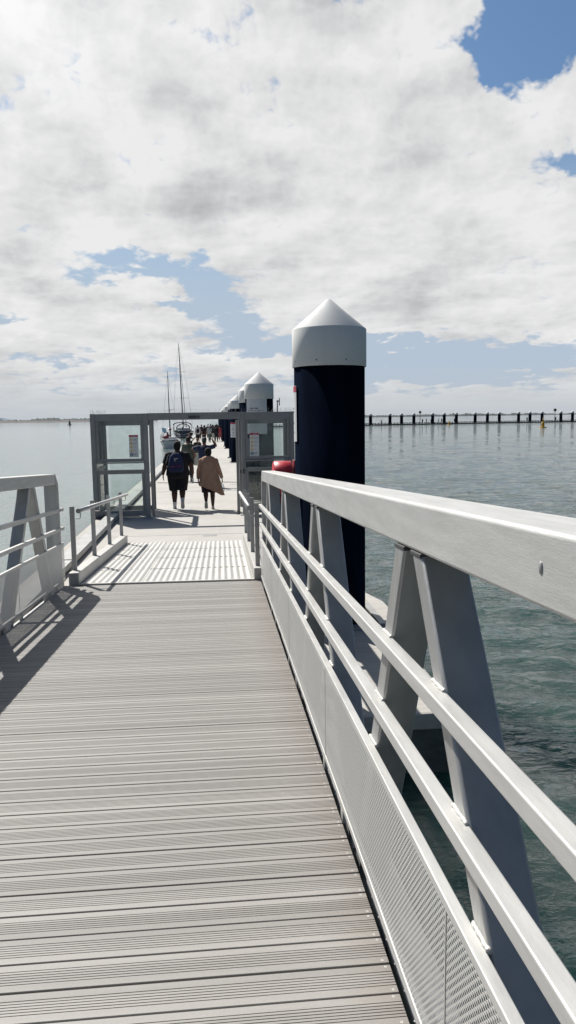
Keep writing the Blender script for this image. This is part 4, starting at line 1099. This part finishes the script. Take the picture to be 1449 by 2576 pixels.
# woman in tan
Pw = dict(legs=legsB, arms=([(-.045, .0, -.165), (-.012, .03, -.13), (0, .1, -1), .5], [(.055, .0, -.165), (.045, .035, -.125), (.1, .2, -1), .7]), lean=.012)
Rw = person_meshes('woman', 1.58, 1.32, Pw, 'long', 'shorts', vox=.010, hair=1.2)
WX, WY = -.13, 19.75
wroot = person('person walking away in a loose tan cardigan over dark patterned shorts', (WX, WY, 0), 0, Rw,
       dict(body=SKD, top=(.36, .215, .15), bottom=(.025, .012, .02), hair=(.008, .006, .006), shoes=(.5, .48, .43)), names={'top': 'cardigan_sleeves', 'bottom': 'shorts'})
# billowing back of the cardigan
t = MB(); rings = []; n = 40
CP = [(1.395, .045, .045), (1.385, .085, .065), (1.365, .135, .085), (1.325, .180, .105), (1.26, .200, .13), (1.16, .208, .15), (1.04, .214, .165), (.94, .225, .178), (.84, .240, .19), (.75, .255, .20), (.66, .270, .21), (.58, .285, .215), (.52, .292, .215)]
for i, (z, w, d) in enumerate(CP):
    f = min(1, max(0, (1.3-z)/.78)); ring = []
    for q in range(n):
        a = 2*pi*q/n; fold = 1+(.03+.075*f)*sin(5*a+2*f)+.05*f*sin(11*a+1.3+2*f)
        hem = 0
        if f > .55: hem = (f-.55)*(-.34*max(0, cos(a+.3))**2+.30*max(0, -cos(a)))
        ring.append((w*cos(a)*fold+.13*max(0, f-.45)*(1 if cos(a) > -.2 else .3), d*sin(a)*fold-.02*f, z+hem))
    rings.append(ring)
t.loft(rings, 0, True); o = t.build('cardigan', cloth((.37, .22, .155)), wroot)
for p in o.data.polygons: p.use_smooth = True
# backpack
bp = thing('backpack', 'navy backpack with white lettering and a pink stripe worn by the person in black', 'backpack', (MX-.03, MY-.19, 0), 0)
t = MB(); rings = []
for (z, w, d, yo) in ((.97, .10, .03, 0), (.985, .165, .07, -.01), (1.05, .195, .105, -.02), (1.15, .195, .115, -.03), (1.30, .18, .10, -.02), (1.40, .15, .08, -.01), (1.46, .10, .055, 0), (1.485, .04, .02, 0)):
    rings.append([(w*math.copysign(abs(cos(a))**.7, cos(a)), d*math.copysign(abs(sin(a))**.8, sin(a))+yo, z) for a in [2*pi*q/24 for q in range(24)]])
t.loft(rings); t.build('bag', cloth((.018, .028, .085)), bp)
t = MB(); rings = []
for (z, w, d) in ((1.0, .12, .02), (1.02, .15, .05), (1.12, .155, .055), (1.18, .14, .03)):
    rings.append([(w*cos(a), d*sin(a)-.11, z) for a in [2*pi*q/20 for q in range(20)]])
t.loft(rings); t.build('front_pocket', cloth((.016, .024, .075)), bp)
t = MB()
def onbag(x, z): return -.03-.115*sqrt(max(.05, 1-(abs(x)/.195)**2.6))-.003
for (x0, z0, ws) in ((-.05, 1.335, (.05, .06)), (-.045, 1.305, (.07,)), (-.04, 1.275, (.04,))):
    x = x0
    for w in ws:
        m_ = int(w/.012)
        for q in range(m_): t.box(x+q*.012, x+q*.012+.009, onbag(x+q*.012, 1.3)-.004, onbag(x, 1.3)+.01, z0, z0+.014)
        x += w+.01
t.build('lettering', 'signw', bp)
t = MB(); t.tube([(-.13+.26*q/8, -.168-.006*sin(pi*q/8), 1.135+.018*(q/8)) for q in range(9)], .006, 5); t.build('stripe', cloth((.45, .03, .10)), bp)
for s in (-1, 1):
    t = MB(); t.tube([(s*.10, .02, 1.45), (s*.15, .12, 1.50), (s*.17, .30, 1.46), (s*.19, .38, 1.30), (s*.22, .30, 1.12), (s*.17, .06, 1.02)], .02, 8); t.build('strap', cloth((.05, .055, .07)), bp)
t = MB(); t.tube([(-.16, -.03, 1.44), (-.21, -.02, 1.40), (-.23, -.03, 1.30), (-.27, -.02, 1.20)], .009, 6); t.build('loose_strap', cloth((.35, .35, .34)), bp)
t = MB(); t.tube([(-.03, -.045, 1.47), (0, -.055, 1.515), (.03, -.045, 1.47)], .01, 6); t.build('grab_handle', cloth((.05, .055, .07)), bp)
# shirt print at the nape and shorts mark stay with him: small pale strokes
def bottle(loc, label):
    t = MB(); t.lathe([(.028, 0), (.032, .01), (.032, .13), (.012, .17), (.012, .19)], 16); o = t.build('water_bottle', 'bottle'); o.location = loc; tag(o, label, 'bottle')
bottle((MX+.37, MY+.10, .66), 'clear water bottle in the right hand of the person in black')
t = MB(); rings = [[(w*cos(2*pi*q/12), w*.6*sin(2*pi*q/12), z) for q in range(12)] for w, z in ((.015, .19), (.035, .16), (.05, .08), (.045, .0), (.02, -.01))]
t.loft(rings); o = t.build('plastic_bag', 'bottle'); o.location = (WX+.35, WY+.08, .46); tag(o, 'small clear plastic bag hanging from the hand of the person in tan', 'bag')

# others
Rwalk = person_meshes('walk', 1.70, 1.12, dict(legs=legsW, arms=([(-.03, .04, -.165), (-.005, .06, -.13)], [(.03, -.04, -.165), (.0, .04, -.14)]), lean=.012), 'short', 'long', vox=.013)
Rstand = person_meshes('stand', 1.70, 1.08, dict(legs=legsS, arms=armsN), 'long', 'long', vox=.013)
Rshort = person_meshes('short', 1.70, 1.10, dict(legs=legsB, arms=([(-.04, .02, -.16), (.0, .08, -.12)], [(.04, .02, -.16), (.0, .08, -.12)]), lean=.01), 'short', 'shorts', vox=.013)
Rhands = person_meshes('hands', 1.72, 1.30, dict(legs=legsW, arms=([(-.135, .02, -.03), (.085, .045, .055), (.2, .1, .3), .5], [(.125, .02, .035), (-.07, .02, .115), (-.4, .1, .4), .5]), lean=.01), 'short', 'long', vox=.013)
Rcrouch = person_meshes('crouch', 1.70, 1.15, dict(hip=(0, 0, .20), lean=.10, legs=([(-.08, .24, .30), (-.08, .22, .05), (-.08, .30, .02)], [(.08, .24, .28), (.09, .20, .05), (.09, .28, .02)]), arms=([(-.03, .14, -.06), (.03, .13, -.04)], [(.03, .14, -.06), (-.03, .13, -.04)])), 'short', 'long', vox=.013)
BLK, DRK = (.010, .010, .013), (.02, .02, .026)
hr_b = (.012, .009, .008)
person('person in an olive green shirt walking just ahead of the person in black', (-.93, 29.0, 0), 0, Rwalk, dict(body=SKM, top=(.09, .10, .075), bottom=(.03, .03, .03), hair=hr_b, shoes=(.05, .05, .05)), .99)
t = MB(); rings = [[(w*cos(2*pi*q/14), .05*sin(2*pi*q/14), z) for q in range(14)] for w, z in ((.02, 1.02), (.08, .98), (.15, .78), (.16, .60), (.10, .55))]
t.loft(rings); o = t.build('tote_bag', cloth((.5, .49, .42))); o.location = (-.60, 29.0, .05); tag(o, 'cream tote bag hanging at the side of the person in olive green', 'bag')
person('child with reddish hair in a black T-shirt and shorts walking up the dock', (-.82, 40.6, 0), .1, Rshort, dict(body=SKL, top=BLK, bottom=DRK, hair=(.20, .09, .04), shoes=(.03, .03, .03)), .80)
hb = person('person in a navy shirt walking with both hands raised to a grey cap', (-.30, 26.6, 0), 0, Rhands, dict(body=SKM, top=(.018, .028, .07), bottom=(.02, .022, .03), hair=hr_b, shoes=(.05, .05, .05)), .99)
T_, hc_, k_ = Rhands['_']
t = MB(); c = hc_*k_; t.lathe([(.088, c.z+.02), (.090, c.z+.055), (.075, c.z+.10), (.03, c.z+.122), (.002, c.z+.125)], 20, 0, c.x, c.y)
t.prism([(c.x-.07, c.y-.07), (c.x+.07, c.y-.07), (c.x+.05, c.y-.17), (c.x-.05, c.y-.17)], c.z+.018, c.z+.030, 'z'); t.build('cap', cloth((.20, .21, .20)), hb)
person('bald person in dark clothes crouching on the left edge of the dock', (-2.15, 66.9, .0), radians(-25), Rcrouch, dict(body=(.42, .2, .15), top=BLK, bottom=DRK, shoes=(.03, .03, .03)), 1.0)
t = MB(); t.sphere((0, 0, .09), .22, 0, 2, (1.6, .8, .42)); t.tube([(-.2, 0, .14), (0, 0, .3), (.2, 0, .14)], .015, 6); o = t.build('duffel_bag', cloth(DRK)); o.location = (-1.55, 67.5, 0); tag(o, 'dark bag lying on the dock beside the crouching person', 'bag')

# crowd at the far end of the dock: (x, y, variant, top, bottom, hair/hat, label)
WHT = (.62, .62, .60)
crowd = [
 (-1.46, 76.5, 'short', WHT, BLK, hr_b, 'person in a white T-shirt at the left front of the far crowd'),
 (-.86, 78.5, 'walk', (.03, .018, .02), BLK, hr_b, 'large person all in dark clothes second from left in the far crowd'),
 (-.33, 80.0, 'walk', (.45, .48, .46), (.07, .11, .10), WHT, 'person in a white sunhat, pale shirt and green trousers in the far crowd'),
 (.10, 83.5, 'stand', BLK, (.5, .49, .46), hr_b, 'person in a black top and white trousers in the far crowd'),
 (.38, 80.5, 'stand', (.025, .025, .035), DRK, hr_b, 'person in dark shirt and long dark trousers at the right front of the far crowd'),
 (.86, 86.0, 'stand', (.45, .06, .08), (.40, .10, .11), hr_b, 'person in a red outfit beside the piles in the far crowd'),
 (-1.72, 88.0, 'walk', DRK, BLK, hr_b, 'person in dark clothes behind the white T-shirt wearer, leftmost in the far crowd'),
 (-1.32, 92.0, 'stand', (.06, .03, .03), BLK, hr_b, 'person in a dark maroon top behind the white T-shirt and black backpack'),
 (-.95, 95.0, 'walk', BLK, BLK, hr_b, 'tall person in black at the back of the far crowd, left of its middle'),
 (-.55, 98.0, 'stand', (.05, .05, .07), DRK, hr_b, 'person in slate grey directly behind the sunhat wearer'),
 (-.25, 102.0, 'walk', (.10, .03, .04), BLK, hr_b, 'person in dusky red at the very back of the far crowd'),
 (.05, 96.0, 'stand', BLK, DRK, hr_b, 'person in black just right of the sunhat wearer at the back'),
 (.32, 100.0, 'walk', (.03, .04, .06), DRK, hr_b, 'person in dark blue at the back right of the far crowd'),
 (.62, 93.0, 'stand', DRK, BLK, hr_b, 'person in dark clothes between the red outfit and the dark shirt'),
 (-.05, 107.0, 'walk', (.12, .10, .09), BLK, hr_b, 'person in brown farthest away on the dock'),
 (.60, 104.0, 'stand', (.16, .05, .05), DRK, hr_b, 'person in a brick red top at the back beside the piles'),
]
VAR = dict(short=Rshort, walk=Rwalk, stand=Rstand)
rs = random.Random(11)
for (x, y, v, tp, bt, hh, lb) in crowd:
    sk_ = rs.choice([SKD, SKM, SKM, SKL])
    pr = person(lb, (x, y, 0), rs.uniform(-.3, .3), VAR[v], dict(body=sk_, top=tp, bottom=bt, hair=hh, shoes=(.04, .04, .04)), rs.uniform(.95, 1.05), 'people walking at the far end of the dock')
    if hh is WHT:
        T_, hc_, k_ = VAR[v]['_']; c = hc_*k_
        t = MB(); t.lathe([(.17, c.z+.01), (.17, c.z+.025), (.10, c.z+.04), (.095, c.z+.10), (.05, c.z+.125)], 18, 0, c.x, c.y); t.build('sunhat', 'signw', pr)
def small_pack(loc, label):
    t = MB(); t.sphere((0, 0, 0), .17, 0, 2, (.95, .55, 1.35)); o = t.build('backpack', cloth(BLK)); o.location = loc; tag(o, label, 'backpack')
small_pack((-1.46, 76.30, 1.22), 'black backpack on the person in the white T-shirt far up the dock')
small_pack((.38, 80.30, 1.22), 'dark backpack on the person in long dark trousers at the right of the crowd')
# people on the far jetty
jpeople = [(59.1, 'short', WHT, BLK, 'person in a white top walking at the left end of the far jetty'), (74.7, 'stand', BLK, BLK, 'person in black, left one of the close pair on the far jetty'),
 (76.2, 'walk', DRK, DRK, 'smaller person, right one of the close pair on the far jetty'), (78.1, 'stand', BLK, BLK, 'person standing right beside the fifth pile of the far jetty'),
 (81.0, 'short', (.25, .25, .25), DRK, 'person in grey between the fifth and sixth piles of the far jetty'), (82.2, 'walk', BLK, BLK, 'person in black just left of the sixth pile of the far jetty'), (87.3, 'walk', BLK, BLK, 'person leaning beside the seventh pile of the far jetty'),
 (117.1, 'stand', BLK, DRK, 'lone person in dark clothes left of the twelfth pile of the far jetty'), (129.4, 'stand', BLK, BLK, 'lone person in dark clothes near the right end of the far jetty')]
for (x, v, tp, bt, lb) in jpeople:
    y = JA.y+(x-JA.x)*jd.y/jd.x
    person(lb, (x, y, -.12), rs.uniform(0, 6), VAR[v], dict(body=SKM, top=tp, bottom=bt, hair=hr_b, shoes=DRK), 1.0, 'people on the far jetty')

for me in bpy.data.meshes:
    pass
